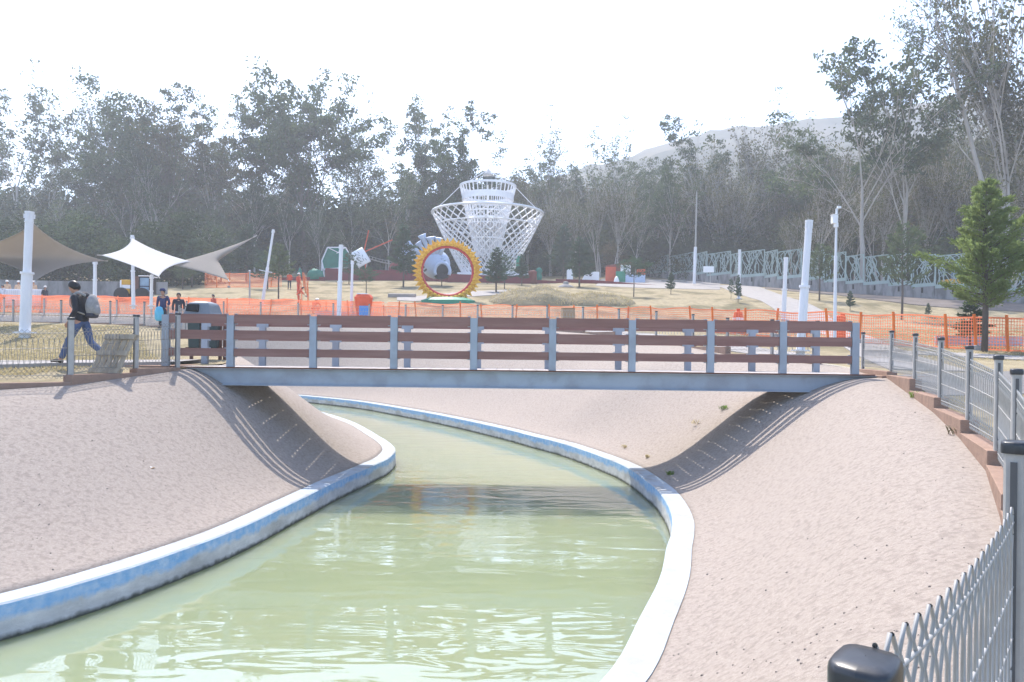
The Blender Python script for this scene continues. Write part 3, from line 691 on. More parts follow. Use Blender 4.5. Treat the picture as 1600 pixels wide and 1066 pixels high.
KIND = {'airy': (dict(seed=11, nchild=(5, 5, 3), leaves=38, puff=.54, fork=.40, spread=.55, ratio=.68), 'leaf_grey', 'bark'),
        'airytwo': (dict(seed=23, nchild=(5, 4, 3), leaves=40, puff=.55, fork=.42, stems=1, spread=.48, ratio=.66), 'leaf_dark', 'bark'),
        'dense': (dict(seed=5, nchild=(8, 5, 3), leaves=56, puff=.68, fork=.36, spread=.72, lsize=.5, lw=.28, ratio=.66), 'leaf_dark', 'barkdark'),
        'densetwo': (dict(seed=8, nchild=(8, 5, 3), leaves=36, puff=.66, fork=.30, spread=.65, low=900, ratio=.68), 'leaf_olive', 'barkdark'),
        'bare': (dict(seed=31, nchild=(5, 5, 4), leaves=12, puff=.5, fork=.42, spread=.48, lsize=.36, r0=.26, up=.13, ratio=.66), 'leaf_grey', 'bark'),
        'baretwo': (dict(seed=37, nchild=(5, 4, 4), leaves=9, puff=.55, fork=.34, stems=3, spread=.38, lsize=.36, r0=.24, up=.15, low=500, ratio=.7), 'leaf_olive', 'bark')}
for k, (kw, leaf, bark) in KIND.items():
    PROTO[k] = tree_thing('eucalyptus_tree' if not k.startswith('bare') else 'bare_tree', (0, 0, 0), eucalypt(**kw), KL[k][0], 'tree', KL[k][1], leaf, bark)
# trees one can tell apart along the skyline
SKY = [('airy', 22, 125, 118, 'airy eucalyptus with forked pale trunks above the beige sail, at the photo edge'),
       ('bare', 72, 97, 124, 'wispy half bare tree whose thin top rises above the beige sail'),
       ('bare', 133, 104, 126, 'wispy pale tree just left of the broad dark crown'),
       ('dense', 205, 140, 117, 'broad dark crown rising over the white pole between the beige and white sails'),
       ('densetwo', 262, 172, 113, 'broad olive crown directly above the white shade sail'),
       ('airytwo', 333, 138, 117, 'airy eucalyptus above the thin end of the white sail'),
       ('airy', 392, 150, 121, 'open crowned eucalyptus just left of the tallest dark crown'),
       ('dense', 478, 86, 111, 'tallest dark crowned eucalyptus of the left half, above the leaning pole'),
       ('bare', 540, 160, 122, 'bare twiggy tree right of the tallest dark crowned eucalyptus'),
       ('bare', 566, 148, 127, 'bare whitish sapling alone against the sky left of the lattice tower'),
       ('airy', 632, 150, 117, 'airy eucalyptus with umbrella top above the white dish'),
       ('airytwo', 722, 175, 114, 'eucalyptus with leafy top just left of the tower tip'),
       ('dense', 690, 232, 112, 'dark crown low behind the cables of the lattice tower'),
       ('bare', 862, 168, 124, 'half bare spreading tree right of the lattice tower'),
       ('bare', 962, 180, 122, 'half bare tree with curved white trunk behind the white blocks'),
       ('airytwo', 1088, 182, 118, 'dark topped eucalyptus behind the tall thin lamp pole'),
       ('baretwo', 1180, 190, 116, 'brown twiggy tree left of the thick leaning white pole'),
       ('bare', 1228, 138, 124, 'pale wispy tree against the hill above the thick leaning pole'),
       ('airy', 1348, 70, 81, 'eucalyptus with two white trunks left of the camera pole line'),
       ('airytwo', 1412, 58, 80, 'eucalyptus with one straight pale trunk behind the green metal fence'),
       ('baretwo', 1575, -60, 74, 'dark twiggy tree filling the top corner of the photo'),
       ('baretwo', 1640, 20, 76, 'dark twiggy tree cut by the photo edge above the young cypress')]
for k, px, yt, d, lab in SKY: tall(k, px, yt, d, lab)
# a bent white trunk that leaves the top of the photo
def bent():
    rnd = random.Random(3); bt, bl, tips = MB(), MB(), []
    P = [at(1560, 430, 74), at(1545, 330, 74), at(1523, 245, 74), at(1497, 140, 74), at(1478, 70, 74)]
    P[0].z = zg(74) - .3; o = P[0].copy()
    pts = cat_rom([p - o for p in P], 5); n = len(pts); bt.tube(pts, [.30 - .2 * i / n for i in range(n)], 8)
    for i in (9, 11, 13, 14, 16, 17, 18, 19, 20):
        q = pts[i]; s = rnd.choice((-1, 1, -1)); branch(bt, tips, q, Vector((s * .8, rnd.uniform(-.5, .5), .8)).normalized(), 4.2, .085, 1, rnd, .10, .14, (4, 3, 3), 7, 3, .5, .66)
    for p, L in tips:
        for i in range(int(rnd.uniform(3, 16))):
            leafquad(bl, p + Vector((rnd.gauss(0, .45), rnd.gauss(0, .45), rnd.gauss(0, .35))), .34, .12, rnd, .6)
    tree_thing('eucalyptus_tree', o, (bt, bl), 'leaning eucalyptus with bent white trunk behind the young green cypress', leaf='leaf_grey')
bent()
# the wood behind: rows of trunks and crowns
rnd = random.Random(77)
def fill(x0, x1, step, ytop, dlo, dhi, kinds):
    x = x0
    while x < x1:
        d = rnd.uniform(dlo, dhi); yt = ytop(x) + rnd.uniform(-18, 28)
        tall(rnd.choice(kinds), x + rnd.uniform(-step * .3, step * .3), yt, d, w=rnd.uniform(.8, 1.15)); x += step
sk = lambda x: 258 if x < 150 else 205 if x < 300 else 268 if x < 460 else 268 if x < 620 else 245 if x < 780 else 255 if x < 1000 else 235 if x < 1250 else 190 if x < 1420 else 150
fill(-20, 460, 34, lambda x: sk(x) + 10, 124, 140, ['densetwo', 'airy', 'bare', 'airytwo'])
fill(460, 800, 38, lambda x: sk(x) + 20, 124, 142, ['airytwo', 'baretwo', 'densetwo'])
fill(790, 1240, 25, lambda x: sk(x) + 8, 122, 142, ['baretwo', 'baretwo', 'bare', 'densetwo', 'airytwo'])
fill(1230, 1640, 27, lambda x: sk(x) + 45, 96, 116, ['baretwo', 'baretwo', 'densetwo', 'bare', 'airytwo'])
fill(-20, 780, 48, lambda x: sk(x) + 75, 150, 172, ['densetwo', 'dense'])
fill(790, 1640, 44, lambda x: sk(x) + 45, 148, 172, ['densetwo', 'dense', 'baretwo'])
fill(800, 1240, 31, lambda x: sk(x) + 22, 106, 111, ['baretwo', 'bare', 'airytwo', 'baretwo'])
fill(1236, 1640, 36, lambda x: sk(x) + 85, 85, 91, ['baretwo', 'bare', 'airytwo', 'baretwo'])
fill(-10, 640, 52, lambda x: sk(x) + 28, 106, 110, ['bare', 'airytwo', 'airy'])
# dark understorey bushes along the foot of the wood
bl_ = 'dark leafy bush in the understorey at the foot of the wood'; bg_ = 'understorey bushes at the foot of the wood'
B = [tree_thing('bush', (0, 0, 0), bushy(s), bl_, 'bush', bg_, lf, 'barkdark') for s, lf in ((51, 'leaf_bush'), (52, 'leaf_dark'), (53, 'leaf_bush'), (54, 'leaf_brown'))]
used = set(); n = 0
for row, (d0, step, hh) in enumerate(((112, 30, (170, 105)), (120, 27, (200, 130)), (134, 30, (235, 150)))):
    x = -25
    while x < 1650:
        d = d0 + rnd.uniform(-3, 4)
        if x > 1000: d -= (x - 1000) * (.052 if row == 0 else .045)
        g = gp(x + rnd.uniform(-10, 10), d); g.z = (hill_z(g.x, d) if d > 124 else zg(d)) - .3
        H = rnd.uniform(5.5, 9.5) + row * 2.5; sc = H / 12.0; k = rnd.choice((0, 1, 2, 0, 1, 2, 3)); w = rnd.uniform(.85, 1.3)
        if x > 800 and x < 1000 and row == 0: sc *= .75
        if k not in used: used.add(k); o = B[k]; o.location = g; o.scale = (sc * w, sc * w, sc); o.rotation_euler = (0, 0, rnd.uniform(0, 6))
        else: dup(B[k], g, rnd.uniform(0, 6.28), (sc * w, sc * w, sc))
        x += step * rnd.uniform(.8, 1.2); n += 1
for k_ in range(17):
    px_ = -25 + k_ * 21; d_ = rnd.uniform(77, 88); g = gp(px_, d_, -.3); sc = rnd.uniform(5.5, 8.5) / 12.0; w = rnd.uniform(.9, 1.25)
    dup(B[rnd.choice((0, 1, 2))], g, rnd.uniform(0, 6.28), (sc * w, sc * w, sc))
# young park trees
CON = {}
def park(kind, px, yb, yt, label, w=1.0, group=None):
    g = onground(px, yb); u, v = unroll(px, yt); H = EYE - v * g.y / F - g.z
    if kind not in CON:
        kw, leaf = {'young': (dict(seed=61, H=5, W=1.15, nb=52, spray=95, lsize=.24, lw=.085, clear=.22), 'leaf_cedar'),
                    'airy': (dict(seed=62, H=5, W=1.5, nb=34, spray=70, lsize=.24, lw=.08, clear=.3, rag=.5, power=.6), 'leaf_cedar'),
                    'round': (dict(seed=63, H=5, W=1.5, nb=30, spray=62, lsize=.24, lw=.09, clear=.35, rag=.4, tilt=.5, power=.55), 'leaf_grey'),
                    'umbrella': (dict(seed=64, H=5, W=2.3, nb=22, spray=110, lsize=.24, lw=.08, clear=.5, rag=.35, tilt=.35, power=.5), 'leaf_cedar')}[kind]
        CON[kind] = tree_thing('young_tree', g, conifer(**kw), label, 'tree', group, leaf, 'barkdark', 0, H / 5.0); CON[kind].scale = (H / 5 * w, H / 5 * w, H / 5); return
    dup(CON[kind], g, px * .37, (H / 5 * w, H / 5 * w, H / 5), label, group)
park('young', 630, 449, 352, 'dark young cypress left of the sunflower ring, in front of the maroon wall')
park('young', 690, 447, 402, 'small cypress seen through the opening of the sunflower ring', 1.25)
park('young', 775, 457, 388, 'young cypress right of the sunflower ring, before the foot of the lattice tower', 1.3)
park('airy', 788, 452, 398, 'thin sapling close behind the young cypress by the lattice tower')
park('young', 815, 446, 398, 'small spire shaped cypress beside the brown stump')
park('young', 880, 437, 352, 'tall dark cypress behind the white block with rounded top')
park('young', 905, 449, 372, 'pale young cypress between the two white blocks', 1.2)
park('umbrella', 990, 464, 405, 'flat topped sapling in front of the coloured blocks')
park('young', 1048, 460, 426, 'tiny sapling on the dry grass right of the coloured blocks')
park('airy', 1142, 468, 436, 'tiny pale sapling left of the thin white pole by the path', .6)
park('young', 1153, 473, 430, 'tiny dark sapling in front of the thin white pole by the path', .6)
park('round', 1280, 470, 385, 'small round sapling right of the thick leaning white pole')
park('round', 1409, 500, 355, 'thin grey leaved tree in front of the green metal fence', .8)
park('young', 1328, 486, 455, 'knee high sapling beside the camera pole')
park('young', 1450, 496, 474, 'tiny sapling under the green metal fence')
park('young', 1516, 543, 468, 'small cypress beside the trunk of the big young cypress', 1.5)
park('round', 435, 467, 385, 'round young tree beside the leaning pole with cross bar', 1.0)
park('airy', 418, 452, 398, 'pale sapling behind the leaning pole with cross bar', 1.4)
park('umbrella', 572, 463, 420, 'flat umbrella shaped sapling above the orange and blue litter bin', 1.2)
park('airy', 545, 444, 395, 'thin dark sapling before the green netted frame')
park('round', 285, 452, 412, 'low pale shrub under the white sail, behind the two standing men', 1.6)
park('young', 300, 449, 375, 'bluish cypress behind the tail of the white sail', 1.3)
park('young', 385, 440, 352, 'tall pale green cypress behind the beige sail tip', 1.4)
park('young', 345, 441, 372, 'pale green cypress behind the middle of the beige sail', 1.4)
g = onground(1538, 550)
big = tree_thing('cypress_tree', g, conifer(71, H=5.95, W=1.75, trunk=.22, nb=84, spray=430, lsize=.125, lw=.04, clear=.25, rag=.5, tilt=.42, power=.85, tight=.72), 'big young cypress with feathery bright green branches beside the right fence', 'tree', None, 'leaf_pine', 'barkdark')
# ------------------------------------------------------------------ poles, sails, park pieces
def pole(base, top, r0, r1, label, head=True, group='white sail poles', collar=True):
    t = thing('sail_pole', base, label, 'pole', group)
    base = Vector(base); top = Vector(top); b = MB()
    b.tube([base - Vector((0, 0, .2)), base.lerp(top, .5), base.lerp(top, .5), top], [r0, r0 * .98, r1, r1], 14); b.build('shaft', M['whitepole'], t, smooth=False)
    d = (top - base).normalized(); rot = d.to_track_quat('Z', 'Y').to_matrix()
    if collar:
        b = MB(); b.lathe([(r0 * 1.04, -.05), (r0 * 1.22, -.05), (r0 * 1.22, .03), (r0 * 1.04, .03)], base.lerp(top, .5), 14, rot=rot); b.build('collar', M['whitepole'], t)
    b = MB(); b.lathe([(r0 * 2.1, -.02), (r0 * 2.1, .03), (r0 * 1.05, .03)], base, 14); b.build('base_plate', M['whitepole'], t)
    if head:
        b = MB(); b.lathe([(r1 * 1.12, -.34), (r1 * 1.12, -.30), (r1 * .9, -.30)], top, 14, rot=rot)
        b.lathe([(r1 * 1.14, -.02), (r1 * 1.16, .05), (r1 * .2, .07)], top, 14, rot=rot)
        for k in range(4):
            a = k * 1.571 + .4; b.box(top + rot @ Vector((math.cos(a) * r1 * 1.1, math.sin(a) * r1 * 1.1, -.12)), (.05, .05, .16), rot=rot)
        b.build('head', M['whitepole'], t)
    return t
def ppole(pxb, yb, pxt, yt, d, r0, r1, label, **k):
    return pole(at(pxb, yb, d), at(pxt, yt, d), r0, r1, label, **k)
d = 27.0
ppole(38.5, 520, 46, 333, 27.0, .185, .135, 'tallest white steel pole on the lawn, in front of the beige shade sail')
ppole(148, 466, 148.5, 408, 46.0, .115, .10, 'white pole holding the meeting point of the beige and white sails')
ppole(208.5, 478, 206.5, 369, 49.6, .12, .10, 'slim white mast under the peak of the white sail')
ppole(236, 478, 237, 431, 47.5, .10, .09, 'short white pole under the low corner of the white sail')
ppole(409, 476, 427, 360, 56, .12, .085, 'leaning thin white pole with a short cross bar near its foot', collar=False)
ppole(529, 497, 533, 384, 50, .15, .13, 'thicker of the two upright white poles left of the sunflower ring')
ppole(548.5, 487, 550.5, 409, 53, .10, .09, 'thinner white pole beside the thicker one, left of the sunflower ring')
ppole(1250, 548, 1264, 347, 23.4, .135, .105, 'thick leaning white pole behind the right end of the footbridge')
ppole(1223.5, 500, 1228, 404, 40, .125, .10, 'white pole just left of the thick leaning pole')
ppole(1154, 467, 1155.5, 391, 68, .14, .12, 'thin white pole standing where the path climbs')
def lamp_mast():
    b0 = at(1084.5, 441, 92); t = thing('lamp_mast', b0, 'tall thin grey mast with thick white foot right of the metal fence end', 'mast')
    b = MB(); b.tube([b0 - Vector((0, 0, .2)), at(1086.5, 386, 92)], [.2, .19], 12); b.build('foot', M['whitepole'], t)
    b = MB(); b.tube([at(1086.5, 386, 92), at(1088.5, 300, 92)], [.11, .08], 8); b.build('shaft', M['galv'], t)
    b0 = at(1304, 522, 29); t = thing('camera_pole', b0, 'slim white pole carrying a camera box, beside the orange barrel', 'pole')
    b = MB(); b.tube([b0 - Vector((0, 0, .2)), at(1305.5, 400, 29), at(1305.5, 400, 29), at(1307, 326, 29)], [.065, .06, .045, .04], 10); b.build('shaft', M['whitepole'], t)
    b = MB(); c = at(1303.5, 343, 29); b.box(c, (.20, .22, .33)); b.box(c + Vector((0, 0, .18)), (.24, .26, .02)); b.build('camera_box', M['white'], t, bevel=.01)
    b = MB(); c = at(1309, 325, 29); b.bar(at(1307, 327, 29), at(1311, 325, 29), .04, .04); b.box(c + Vector((.03, -.03, .02)), (.14, .08, .08)); b.build('camera_head', M['white'], t)
    b = MB(); c = at(1306, 352, 29); b.lathe([(.09, -.08), (.09, .08)], c, 10); b.build('bracket', M['white'], t)
    a0 = at(418, 424, 56); a1 = at(408, 422, 55.4)
    pt = [o for o in COL.objects if o.name.startswith('sail_pole') and 'cross bar' in o.get('label', '')][0]
    b = MB(); b.bar(at(405, 422, 55.8), at(425, 426, 55.8), .07, .05); b.build('cross_bar', M['whitepole'], pt)
    b0 = at(390, 470, 57); t = thing('marker_post', b0, 'plain thin post between the orange nets, left of the leaning pole', 'post')
    b = MB(); b.tube([b0 - Vector((0, 0, .3)), at(390, 424, 57)], [.07, .06], 8); b.build('shaft', M['galv'], t); b = MB(); b.lathe([(.09, 0), (.09, .05), (.02, .07)], at(390, 424, 57), 8); b.build('cap', M['white'], t)
lamp_mast()

def sail(name, c, m, label, sag, bow, n=22, solid=True):
    "saddle shaped cloth between four corners, its edges cut inwards; corners run round the sail"
    A, B_, C, D = [Vector(x) for x in c]; mid = (A + B_ + C + D) / 4
    def edge(p, q, t, k):
        e = p.lerp(q, t); return e + (mid - (p + q) / 2) * (k * 4 * t * (1 - t))
    rows = []
    for i in range(n + 1):
        u = i / n; r = []
        for j in range(n + 1):
            v = j / n
            e0, e1, f0, f1 = edge(A, B_, v, bow[0]), edge(D, C, v, bow[2]), edge(A, D, u, bow[3]), edge(B_, C, u, bow[1])
            bl = A * (1 - u) * (1 - v) + B_ * (1 - u) * v + D * u * (1 - v) + C * u * v
            r.append(e0 * (1 - u) + e1 * u + f0 * (1 - v) + f1 * v - bl + Vector((0, 0, -sag * 16 * u * (1 - u) * v * (1 - v))))
        rows.append(r)
    t = thing(name, A, label, 'shade sail', 'shade sails'); b = MB(); b.grid(rows)
    o = b.build('cloth', M[m], t, smooth=True); s = o.modifiers.new('thickness', 'SOLIDIFY'); s.thickness = .012
    hb = MB()
    for p in (A, B_, C, D):
        q = (p - mid).normalized(); hb.tube([p - q * .15, p + q * .25], .025, 6)
    hb.build('corner_fitting', M['galv'], t); return t
sail('shade_sail', [at(52, 349, 31), at(166, 408, 45.8), at(55, 440, 33), at(-75, 395, 34)], 'sailbeige', 'large beige saddle shaped shade sail behind the tallest white pole', .1, (.22, .26, .26, .15))
sail('shade_sail', [at(206, 372, 49), at(298, 409, 46), at(248, 433, 42.5), at(158, 399, 45.5)], 'sailwhite', 'white shade sail glowing in the sun, between the two beige sails', .1, (.20, .18, .10, .22))
sail('shade_sail', [at(262, 413, 45.5), at(398, 370, 50), at(340, 408, 48), at(357, 438, 44)], 'sailbeige', 'beige sail tip pointing up to the right beyond the white sail', -.1, (.20, .46, .40, .06))

def sunflower():
    D_ = onground(699, 471).y; c = at(699, 424, D_); t = thing('sunflower_ring', onground(699, 471), 'big upright ring of yellow sunflower petals with red inner rim', 'ring sculpture')
    rot = Matrix.Rotation(R(8), 3, 'Z'); s = D_ / F; RX, RZ = 44.5 * s, 42.5 * s
    def P(a, k, y=0): return c + rot @ Vector((math.cos(a) * RX * k, y, math.sin(a) * RZ * k))
    b = MB(); n = 72
    b.tube([P(2 * math.pi * i / n, .90) for i in range(n + 1)], .13, 10, cap=False); b.build('inner_rim', M['red'], t, smooth=True)
    b = MB(); rnd = random.Random(5)
    for row, (k0, k1, y, N, w) in enumerate(((.96, 1.25, .10, 40, .19), (.94, 1.13, -.14, 40, .17), (.92, 1.04, -.25, 40, .14))):
        for i in range(N):
            a = 2 * math.pi * (i + row * .5) / N + rnd.uniform(-.02, .02); kk = k1 + rnd.uniform(-.02, .03)
            A, B_, T, Q = P(a - w * .42, k0, y), P(a + w * .42, k0, y), P(a, kk, y - .05), P(a, (k0 + kk) / 2, y - .13)
            L, R_ = P(a - w * .36, (k0 * .55 + kk * .45), y - .03), P(a + w * .36, (k0 * .55 + kk * .45), y - .03)
            bk = P(a, (k0 + kk) / 2, y + .10)
            b.add([A, L, T, R_, B_, Q, bk], [(0, 1, 5), (1, 2, 5), (2, 3, 5), (3, 4, 5), (4, 0, 5), (1, 0, 6), (2, 1, 6), (3, 2, 6), (4, 3, 6), (0, 4, 6)])
    b.build('petal_ring', M['yellow'], t)
    b = MB(); b.tube([P(2 * math.pi * i / n, 0.985, .06) for i in range(n + 1)], .19, 8, cap=False); b.build('petal_backing', M['yellow'], t, smooth=True)
    g = onground(700, 472); b = MB(); b.lathe([(2.3, -.3), (2.3, .12), (1.6, .34), (.4, .42)], g, 24, sy=.5); b.build('base', M['green'], t)
sunflower()

def lattice_tower():
    d = 102.0; s = d / F; g = gp(761, d); Z = lambda y: at(761, y, d).z; cx = at(761, 400, d).x
    t = thing('lattice_tower', (cx, d, g.z), 'white lattice tower shaped like a flaring basket with a slatted crow nest', 'tower')
    z0, z1 = Z(433), Z(334); C = Vector((cx, d, 0))
    def ring(b, r, z, w, n=40):
        b.tube([C + Vector((r * math.cos(2 * math.pi * k / n), r * math.sin(2 * math.pi * k / n), z)) for k in range(n + 1)], w, 6, cap=False)
    def rr(f): return 3.05 + 4.55 * f ** .92
    b = MB(); N = 34
    for k in range(N):
        for q in (-1, 1):
            pts = []
            for i in range(15):
                f = i / 14; a = 2 * math.pi * k / N + q * f * 1.45; r = rr(f)
                pts.append(C + Vector((r * math.cos(a), r * math.sin(a), z0 + (z1 - z0) * f)))
            b.tube(pts, .08, 4, cap=False)
    b.build('lattice_basket', M['white'], t)
    b = MB(); ring(b, rr(1), z1, .17); b.build('rim', M['white'], t); b = MB(); ring(b, rr(.80), z0 + (z1 - z0) * .80, .10); b.build('rim', M['white'], t)
    b = MB(); ring(b, rr(0), z0 + .1, .16); b.build('foot_ring', M['white'], t)
    y0, y1 = Z(400), Z(292); b = MB(); N = 36
    def r2(f): return 1.6 + 2.2 * f
    for k in range(N):
        a = 2 * math.pi * k / N
        b.bar(C + Vector((r2(0) * math.cos(a), r2(0) * math.sin(a), y0)), C + Vector((r2(1) * math.cos(a), r2(1) * math.sin(a), y1)), .15, .09, up=(-math.sin(a), math.cos(a), 0))
    b.build('slatted_drum', M['white'], t)
    for f, h in ((1.0, .14), (.84, .42), (.62, .10), (.52, .16), (.24, .08)):
        b = MB(); n = 40; r = r2(f) + .1; z = y0 + (y1 - y0) * f
        b.grid([[C + Vector((r * math.cos(2 * math.pi * k / n), r * math.sin(2 * math.pi * k / n), zz)) for k in range(n + 1)] for zz in (z - h, z + h)])
        o = b.build('drum_band', M['white'], t); o.modifiers.new('thickness', 'SOLIDIFY').thickness = .12
    b = MB(); b.lathe([(2.6, 0), (2.6, .15)], C + Vector((0, 0, Z(352))), 24); b.build('floor', M['white'], t)
    # mast, little tent roof, hanging bucket, stay ropes
    zt = Z(264); b = MB(); b.tube([C + Vector((0, 0, Z(352))), C + Vector((0, 0, zt))], .09, 8); b.build('mast', M['white'], t)
    b = MB(); b.lathe([(.8, -.9), (.5, -.6), (.2, -.2), (.04, .15)], C + Vector((0, 0, zt)), 12); b.build('tip_tent', M['sailwhite'], t, smooth=True)
    b = MB(); b.lathe([(.62, 0), (.85, .85), (.9, .95), (.82, 1.0)], C + Vector((.1, -.2, Z(289))), 16); b.build('bucket', M['bindark'], t)
    for k in range(2):
        a = k * math.pi + .05
        p = C + Vector((r2(1) * math.cos(a), r2(1) * math.sin(a), y1)); q = C + Vector((rr(1) * math.cos(a), rr(1) * math.sin(a), z1)); T = C + Vector((0, 0, zt - .1))
        b = MB(); b.tube([T, T.lerp(p, .5) - Vector((0, 0, .06)), p], .06, 5, cap=False); b.tube([p, p.lerp(q, .5) - Vector((0, 0, .08)), q], .05, 5, cap=False); b.build('stay_rope', M['white'], t)
    b = MB(); b.box(C + Vector((0, 0, z0 - .4)), (7.6, 7.6, 1.2)); b.build('foundation', M['white'], t)
lattice_tower()

def wall_run(name, pts, m, label, cat, thick=.4):
    "pts: (x, y, ztop, zbottom)"
    t = MB()
    for a, c in zip(pts, pts[1:]):
        A = Vector((a[0], a[1], 0)); C = Vector((c[0], c[1], 0)); n = (C - A).normalized(); n = Vector((-n.y, n.x, 0)) * thick
        v = [Vector((p.x, p.y, z)) for p, zs in ((A, a), (C, c)) for z in (zs[3], zs[2])] + [Vector((p.x + n.x, p.y + n.y, z)) for p, zs in ((A, a), (C, c)) for z in (zs[3], zs[2])]
        t.add(v, [(0, 2, 3, 1), (4, 5, 7, 6), (1, 3, 7, 5), (0, 4, 6, 2), (0, 1, 5, 4), (2, 6, 7, 3)])
    o = t.build(name, M[m]); tag(o, label, cat); return o
def wpt(px, yt, d, under=1.0):
    p = at(px, yt, d); return (p.x, p.y, p.z, zg(p.y) - under)
wall_run('park_wall', [wpt(508, 419, 93), wpt(642, 424, 95), wpt(700, 427, 93)], 'maroon', 'tall maroon wall below the green netted frame and the white dish', 'wall')
wall_run('park_wall', [wpt(700, 428, 92.5), wpt(780, 431, 92), wpt(829, 431, 91), wpt(829.5, 437, 91), wpt(900, 441, 95), wpt(930, 440, 97)], 'maroon', 'low maroon wall running under the foot of the lattice tower', 'wall')
wall_run('park_wall', [wpt(868, 436, 95.6), wpt(926, 437.5, 93), wpt(990, 443, 92), wpt(1040, 446, 91)], 'maroon', 'maroon kerb wall in front of the white and coloured blocks', 'wall')
wall_run('park_wall', [wpt(440, 433.5, 92), wpt(507, 433, 92)], 'maroon', 'short low maroon wall left of the tall maroon wall, under the green tarps', 'wall')
wall_run('retaining_wall', [wpt(-40, 436, 62.5), wpt(80, 439, 63), wpt(190, 440, 64), wpt(262, 441, 66)], 'wallgrey', 'low weathered concrete retaining wall behind the workers and the yellow machine', 'wall')

def blocks():
    def slab(px0, px1, y0, y1, d, m, label, cat='block', poly=None, depth=.5, name='play_block'):
        b = MB(); k = d / F; c = at((px0 + px1) / 2, y1, d); w = (px1 - px0) * k; h = (y1 - y0) * k
        poly = poly or [(0, 0), (1, 0), (1, 1), (0, 1)]
        Mx = Matrix.Translation(c) @ Matrix(((1, 0, 0, 0), (0, 0, -1, 0), (0, 1, 0, 0), (0, 0, 0, 1)))
        b.prism([((x - .5) * w, y * h - .0) for x, y in poly], -depth, 0, M=Mx); t = b.build(name, M[m], bevel=.02)
        bm = bmesh.new(); bm.from_mesh(t.data); bmesh.ops.recalc_face_normals(bm, faces=bm.faces); bm.to_mesh(t.data); bm.free()
        tag(t, label, cat, 'painted play blocks'); return t
    slab(885.5, 895, 420.5, 437.5, 98, 'white', 'narrow white block with rounded top behind the maroon kerb wall', poly=[(0, 0), (1, 0), (1, .82), (.7, .98), (.3, 1), (0, .9)])
    t = slab(910, 936, 423, 439.5, 97, 'white', 'white block with a sloping left side and a black mark', poly=[(0, 0), (1, 0), (1, .9), (.34, .92), (.25, 1), (.12, .62), (0, .2)])
    b = MB(); k = 97 / F; c = at(920, 428, 96.45)
    for dx, dz, w, h in ((-.12, .25, .3, .22), (.1, .05, .28, .26), (.2, -.22, .3, .2), (-.02, -.02, .16, .2)): b.box(c + Vector((dx, -.06, dz)), (w, .03, h))
    b.build('black_mark', M['black'], t)
    slab(946.5, 962, 417, 440, 97.5, 'redorange', 'tall red orange block at the start of the coloured row')
    slab(962.5, 977, 424, 440.5, 96.8, 'green', 'green block between the red orange and the pale blue blocks')
    slab(970, 985, 414, 441, 98.2, 'white', 'tall white block rising behind the green one')
    slab(977.5, 1008, 429.5, 442, 96.4, 'skyblue', 'pale blue block at the end of the coloured row')
    slab(995.5, 1008, 420.5, 429.5, 97.2, 'redorange', 'small red orange block on the end of the pale blue block')
    slab(947, 986, 409.5, 440, 99.2, 'brownred', 'brown red sloping panel standing behind the coloured blocks', poly=[(0, 0), (1, 0), (1, 1), (0, .82)])
    b = MB(); c = at(963, 443.5, 95); b.lathe([(.36, 0), (.34, .35), (.22, .75), (.06, .96)], c, 14); tag(b.build('play_block', M['white'], smooth=True), 'small white rounded cone at the foot of the green block', 'block', 'painted play blocks')
    t = thing('notice_board', at(1108.5, 441, 88), 'blank white notice board on a thin post before the metal fence', 'sign')
    b = MB(); b.box(at(1107, 421, 88), (1.25, .06, .72)); b.build('board', M['white'], t); b = MB(); b.tube([at(1109.5, 426, 88.1), at(1109.5, 442, 88.1)], .05, 6); b.build('post', M['galv'], t)
    # brown stump and green pieces by the tower
    b = MB(); c = at(832, 434, 91.5); b.lathe([(.62, -.8), (.52, -.2), (.5, .5), (.55, .72), (.3, .86)], c, 12); tag(b.build('stump_sculpture', M['brownred'], smooth=True), 'brown round topped stump at the end of the tower wall', 'stump')
    b = MB(); c = at(842, 431.5, 95); b.lathe([(.3, -.6), (.42, -.1), (.3, .35), (.44, .62), (.3, .98), (.05, 1.1)], c, 12); tag(b.build('figure_sculpture', M['tarp'], smooth=True), 'small pale green figure right of the brown stump', 'sculpture')
    b = MB(); c = at(812, 411, 99); b.box(c, (1.0, .8, 1.1)); b.box(c + Vector((0, 0, .7)), (.7, .6, .35)); tag(b.build('play_turret', M['green'], bevel=.1), 'small green turret on the white platform right of the tower', 'turret')
    wall_run('tower_platform', [wpt(786, 421, 97), wpt(824, 427, 96)], 'white', 'white platform wall right of the tower foot, below the green turret', 'platform')
    # concrete slabs lying in the dry grass
    for px, y, w, l in ((628, 464, 2.4, .8), (1052, 441, 3.0, 1.0)):
        c = onground(px, y); b = MB(); b.box(c + Vector((0, 0, .12)), (w, l, .3), rot=Matrix.Rotation(.12, 3, 'X')); tag(b.build('concrete_slab', M['concrete'], bevel=.02), 'flat concrete slab in the dry grass ' + ('left of the sunflower ring' if px < 800 else 'right of the coloured blocks'), 'slab')
    c = onground(884, 449); b = MB(); b.lathe([(1.0, 0), (.7, .2), (.3, .35)], c, 10, sy=.6); b.lathe([(.35, .3), (.3, .62), (.1, .7)], c + Vector((0, .2, 0)), 8); tag(b.build('rubble_heap', M['concrete']), 'small pale rubble heap in front of the maroon kerb wall', 'rubble')
blocks()

